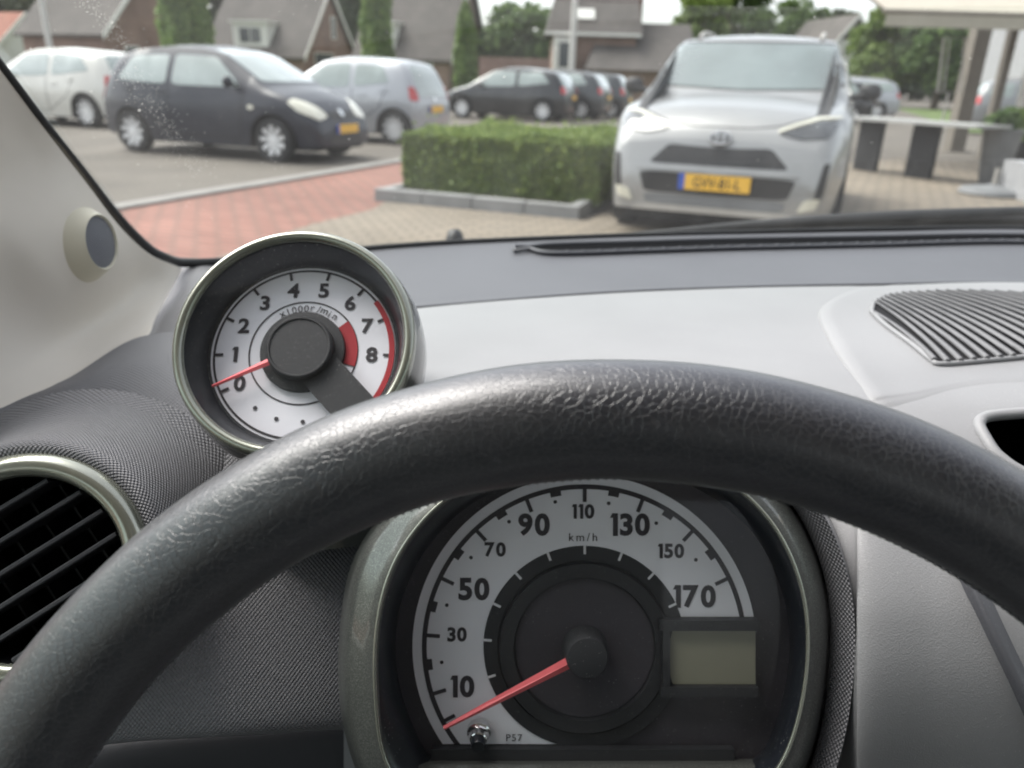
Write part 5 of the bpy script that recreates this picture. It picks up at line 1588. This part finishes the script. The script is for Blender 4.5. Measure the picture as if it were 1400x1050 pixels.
ring = lambda P_, d: [uvl(u, v, d) for u, v in P_]
mixp = lambda A, B_, f: A * (1 - f) + B_ * f
bp = MB(); bp.v = ring(PW + (PW - [CX, CY]) * .02, .3712); bp.f = [tuple(range(NP))]
mk('face_plate', bp, M['dial_black'], **L)
mk('inner_bezel', loft([ring(PW, .3710), ring(mixp(PW, PBd, .15), .364), ring(mixp(PW, PBd, .8), .347), ring(PBd, .3445)]), M['bezel_black'], smooth=60, **L)
shell = [ring(PBd, .3447), ring(mixp(PBd, PO, .06), .3425), ring(mixp(PBd, PO, .14), .3420), ring(mixp(PBd, PO, .24), .3445), ring(mixp(PBd, PO, .45), .3475), ring(mixp(PBd, PO, .72), .350), ring(mixp(PBd, PO, .92), .3545), ring(PO, .360), ring(PO + (PO - [CX, CY]) * .012, .368)]
mk('pod_shell', loft(shell), M['green'], smooth=60, label='grey green pearl painted pod', **L)
bead = [uvl(u, v, .3412) for u, v in mixp(PBd, PO, .11)]
mk('pod_bead', MB().tube(bead, .0009, 8, closed=True), M['green_chrome'], smooth=60, **L)
rw_ = np.clip((PO[:, :1] - CX) / 200, 0, 1)
def grow(k, dx, dy): return PO + (PO - [CX, CY]) * k * rw_ + np.array([[dx, dy]])
slv = [ring(grow(0, 4, 0), .363), ring(grow(.03, 10, 2), .3525 + 0 * .01), ring(grow(.07, 14, 4), .3475), ring(grow(.10, 12, 6), .40), ring(grow(.1, 10, 6), .47)]
for kk in range(NP):                     # on the left the sleeve stays hidden behind the painted shell
    if rw_[kk, 0] < 1:
        for ri_, dd in ((1, .366), (2, .37)):
            tgt = uvl(*(PO[kk] + [6, 0]), dd)
            slv[ri_][kk] = tgt.lerp(slv[ri_][kk], float(rw_[kk, 0]))
sl = loft(slv)
suv_ = np.zeros((5 * NP, 2))
for i, dd in enumerate((.0, .008, .016, .07, .14)):
    suv_[i * NP:(i + 1) * NP, 0] = np.arange(NP) * .0045; suv_[i * NP:(i + 1) * NP, 1] = dd
mk('pod_sleeve', sl, M['dash_tex'], smooth=60, uv=suv_, label='dark textured sleeve behind the pod', **L)
# painted ledge below the window
lg = [[uvl(u, 1037, .369) for u in np.linspace(575, 1048, 20)], [uvl(u, 1046, .358) for u in np.linspace(560, 1056, 20)], [uvl(u, 1070, .347) for u in np.linspace(556, 1058, 20)], [uvl(u, 1130, .343) for u in np.linspace(600, 1010, 20)]]
lm = MB()
for r_ in lg: lm.v += r_
for i in range(3):
    for k in range(19): lm.f.append((i * 20 + k, i * 20 + k + 1, (i + 1) * 20 + k + 1, (i + 1) * 20 + k))
mk('window_ledge', lm, M['green'], smooth=60, **L)
# the white scale
def band(r0, r1, z, n=100, m=5, top=41.0, botm=133.0, mat=None):
    mb = MB()
    for i in range(m + 1):
        r_ = r0 + (r1 - r0) * i / m
        a0 = math.asin(top / r_); a1 = math.pi + math.asin(min(1, botm / r_))
        for k in range(n + 1):
            a = a0 + (a1 - a0) * k / n
            mb.v.append(Vector((sx(r_) * math.cos(a), sx(r_) * math.sin(a), z)))
    for i in range(m):
        for k in range(n): mb.f.append((i * (n + 1) + k, (i + 1) * (n + 1) + k, (i + 1) * (n + 1) + k + 1, i * (n + 1) + k + 1))
    return mb
scale = mk('dial_face', band(138, 235, .0002), M['dial_white'], **L)
D = dict(parent=scale, world_space=False)
mk('dial_ring', band(215.5, 222, .0004, m=1), M['print'], **D)
nums = {10: (632, 938, 30), 30: (625, 867, 20), 50: (648, 805, 31), 70: (677, 751, 20), 90: (730, 717, 31), 110: (797, 699, 20), 130: (861, 717, 31), 150: (917, 753, 20), 170: (949, 815, 31)}
for i, (k, (u, v, h)) in enumerate(nums.items()):
    a = 197.2 - 21.45 * i
    mk('tick_mark', radial(a, sx(198), sx(218), sx(2.6), sx(2.6), .0006), M['print'], **D)
    mk('numeral', digits_mb(str(k), sx(h), .040, 1.0, .09).xf(Matrix.Translation((sx(u - U0), sx(V0 - v), .0005))), M['print'], **D)
    mk('inner_tick', radial(a, sx(127), sx(138.5), sx(1.7), sx(1.7), .0012), M['print_white'], **L)
for i in range(8):
    a = 197.2 - 21.45 * (i + .5)
    mk('half_mark', arc(sx(209), sx(217), a - 2.0, a + 2.0, 4, .0006), M['print'], **D)
for a in (207.8,):
    mk('tick_mark', radial(a, sx(200), sx(218), sx(2.6), sx(2.6), .0006), M['print'], **D)
for u, v in ((759, 686), (696, 713), (644, 762), (611, 827), (604, 905), (832, 688), (897, 715), (951, 765)):
    mk('dial_dot', disc(sx(2.6), .0005, 12, (sx(u - U0), sx(V0 - v))), M['print'], **D)
mk('unit_lettering', txt('km/h', sx(797 - U0), sx(V0 - 734), sx(11), .0005, 0.0, spacing=1.35), M['print'], **D)
mk('code_lettering', txt('P57', sx(703 - U0), sx(V0 - 1008), sx(9.5), .0005, 0.0, spacing=1.15), M['print'], **D)
# centre
mk('inner_disc', MB().lathe([(sx(138), .0003), (sx(137), .0008), (sx(119), .0009), (sx(118), .0002), (sx(116), .0002), (sx(115), .0030), (sx(97), .0036), (sx(95.5), .0012), (0, .0012)], 96), M['dial_ring'], smooth=30, **L)
cd = mk('centre_disc', disc(sx(94), .0016, 72), M['dial_black'], **L)
D2 = dict(parent=cd, world_space=False)
for u, sg in ((776, -1), (834, 1)):
    x, y = sx(u - U0), sx(V0 - 810)
    q = [(sg * sx(17), 0), (sg * -sx(1), sx(14)), (sg * -sx(1), sx(7)), (sg * -sx(14), sx(7)), (sg * -sx(14), -sx(7)), (sg * -sx(1), -sx(7)), (sg * -sx(1), -sx(14))]
    mb = MB().add([(x + a, y + b, .0019) for a, b in q], [tuple(range(7)) if sg < 0 else tuple(range(6, -1, -1))])
    mk('turn_signal_symbol', mb, M['ghost'], **D2)
mk('warning_lettering', txt('UP', sx(808 - U0), sx(V0 - 962), sx(14), .0019, .02), M['ghost'], **D2)
mk('needle', needle_mb(207.6, sx(20), sx(214), sx(8.0), sx(3.0), .0095, .0012), M['needle'], **L)
mk('hub_cap', MB().lathe([(sx(31), .0016), (sx(29), .004), (sx(28), .014), (sx(26), .0158), (sx(10), .0166), (0, .0166)], 48), M['hub'], smooth=40, **L)
# little screen
lc = MB(); pts_ = []
for v in np.linspace(857, 932, 9):
    pts_.append((915 - 6 * (1 - ((v - 895) / 38) ** 2) + 3, v))
poly = pts_ + [(1030, 932), (1030, 857)]
lc.add([(sx(u - U0), sx(V0 - v), .0032) for u, v in poly], [tuple(range(len(poly)))])
scr = mk('lcd_screen', lc, M['lcd'], label='blank olive trip computer screen', **L)
fb_ = MB()
fb_.bbox((sx(100), sx(V0 - 857), .0005), (sx(234), sx(V0 - 843), .0062)); fb_.bbox((sx(102), sx(V0 - 946), .0005), (sx(232), sx(V0 - 932.5), .0062))
fb_.bbox((sx(104), sx(V0 - 932.4), .0005), (sx(114), sx(V0 - 857.1), .0058))
mk('screen_frame', fb_, M['dial_ring'], **L)
mk('lower_rail', MB().bbox((sx(590 - U0), sx(V0 - 1035), .0004), (sx(1000 - U0), sx(V0 - 1018), .005)), M['dial_ring'], **L)
kx, ky = sx(655 - U0), sx(V0 - 995)
KM = Matrix.Translation((kx, ky, 0)) @ Matrix.Rotation(R(14), 4, 'X')
kn = mk('reset_knob', MB().lathe([(sx(16), .0005), (sx(16), .004), (sx(13), .0052), (sx(12), .0062), (sx(11.5), .0085), (sx(10), .009)], 28, KM), M['chrome'], smooth=40, **L)
mk('knob_tip', MB().lathe([(sx(10.2), .008), (sx(9.8), .0125), (sx(8.5), .0135), (0, .0135)], 24, KM), M['bezel_black'], parent=kn, world_space=False, smooth=40)
ln_ = MB(); ln_.v = ring(mixp(PW, PBd, .35), .358); ln_.f = [tuple(range(NP))]
mk('lens', ln_, M['lens_wide'], **L)

# ------------------------------------------------------------------ round air vent
VM = cam_frame(34, 778, .335, R(6), R(10))
av = thing('air_vent', 'round air vent with grey green trim ring at the far left', 'air vent', VM)
L = dict(parent=av, world_space=False)
vs_ = .335 / FPX
px = lambda k: k * vs_
mk('trim_ring', MB().lathe([(px(125), -.004), (px(126), .0005), (px(131), .003), (px(143), .0042), (px(155), .001), (px(160), -.004), (px(160), -.01)], 96), M['green_chrome'], smooth=60, **L)
prof = [(px(158), -.003), (px(168), -.002), (px(178), -.007), (px(190), -.02), (px(205), -.036), (px(222), -.052), (px(245), -.066), (px(270), -.074)]
sh = MB(); NS = 120; uvq = []
for k in range(NS):
    a = 2 * math.pi * k / NS; acc = 0
    for i, (r_, h_) in enumerate(prof):
        if i: acc += math.hypot(r_ - prof[i - 1][0], h_ - prof[i - 1][1])
        sh.v.append(Vector((r_ * math.cos(a), r_ * math.sin(a), h_))); uvq.append((a * .062, acc))
m_ = len(prof)
for k in range(NS):
    for i in range(m_ - 1): sh.f.append((k * m_ + i, ((k + 1) % NS) * m_ + i, ((k + 1) % NS) * m_ + i + 1, k * m_ + i + 1))
mk('shroud', sh, M['dash_tex'], smooth=180, uv=np.array(uvq), label='dark textured round shroud', **L)
mk('vent_duct', MB().lathe([(px(126), .0), (px(122), -.01), (px(118), -.05), (0, -.05)], 64), M['black_void'], smooth=40, **L)
ra = R(33)
for i, o in enumerate((-96, -62, -26, 12, 50, 88)):
    half = math.sqrt(max(0, 122 ** 2 - o ** 2))
    mb = MB().box((0, px(o), -.009), (px(half) * 2, .0014, .016), Matrix.Rotation(R(-4), 3, 'X'))
    mb.tube([(-px(half), px(o), -.001), (px(half), px(o), -.001)], .0011, 6)
    mk('slat', mb.xf(Matrix.Rotation(ra, 4, 'Z')), M['slat'], smooth=40, **L)
for o in (-70, -25, 20, 65):
    half = math.sqrt(max(0, 116 ** 2 - o ** 2))
    mk('rear_vane', MB().box((px(o), 0, -.036), (.0010, px(half) * 2, .014)).xf(Matrix.Rotation(ra, 4, 'Z')), M['black_matte'], **L)

# ------------------------------------------------------------------ steering wheel
wc = CAM + CR * .0268 + CU * -.1901 + _F * .1969
t_, y_ = .0201, -.0473
Nw = (CR * math.sin(y_) + CU * math.sin(t_) - _F * math.cos(t_) * math.cos(y_)).normalized()
Uw = (CU - Nw * CU.dot(Nw)).normalized(); Rw = Uw.cross(Nw)
WM = Matrix(((Rw.x, Uw.x, Nw.x, wc.x), (Rw.y, Uw.y, Nw.y, wc.y), (Rw.z, Uw.z, Nw.z, wc.z), (0, 0, 0, 1)))
st = thing('steering_wheel', 'black leather steering wheel close to the camera', 'steering wheel', WM)
L = dict(parent=st, world_space=False)
RR, rr = .1811, .0157
NT_, NC = 260, 40
tm = MB()
for i in range(NT_):
    a = 2 * math.pi * i / NT_
    for k in range(NC):
        b = 2 * math.pi * k / NC
        q = rr * (1 + .012 * math.sin(a * 7 + 1) * math.cos(b) + .006 * math.sin(a * 23 + 2 * b))
        # thumb side seam groove on the inner rear
        q -= .0007 * math.exp(-((b - R(184)) / .05) ** 2)
        r_ = RR + q * math.cos(b)
        tm.v.append(Vector((r_ * math.cos(a), r_ * math.sin(a), q * 1.04 * math.sin(b))))
for i in range(NT_):
    j = (i + 1) % NT_
    for k in range(NC):
        l = (k + 1) % NC
        tm.f.append((i * NC + k, j * NC + k, j * NC + l, i * NC + l))
rim_ = mk('rim', tm, M['leather'], smooth=180, **L)
stt = MB()
for i in range(460):
    a = 2 * math.pi * i / 460
    b0, b1 = R(176), R(193)
    def tp(a_, b_, lift=.0006): 
        r_ = RR + (rr + lift) * math.cos(b_); return Vector((r_ * math.cos(a_), r_ * math.sin(a_), (rr + lift) * 1.04 * math.sin(b_)))
    stt.tube([tp(a, b0, -.0001), tp(a + .003, (b0 + b1) / 2, .0001), tp(a + .006, b1, -.0001)], .0003, 5)
mk('stitching', stt, M['thread'], parent=rim_, world_space=False, smooth=60, kind='stuff')
hubm = MB().lathe([(.0, .012), (.045, .010), (.062, .0), (.066, -.015), (.06, -.04), (.0, -.045)], 48)
mk('hub_pad', hubm.xf(Matrix.Translation((0, -.01, -.03)) @ Matrix.Diagonal((1.15, .9, 1, 1))), M['dash_lower'], smooth=50, **L)
for a in (200, 340, 270):
    c, s = math.cos(R(a)), math.sin(R(a))
    mk('spoke', MB().tube([(c * .04, s * .04 - .01, -.04), (c * .11, s * .11, -.028), (c * .178, s * .178, -.004)], [.017, .014, .011], 12, flat=.7), M['dash_lower'], smooth=60, **L)
colm = MB().tube([WM @ Vector((0, -.03, -.06)), WM @ Vector((0, -.075, -.17))], [.035, .038], 24)
mk('column_shroud', colm, M['dash_lower'], st, 50)
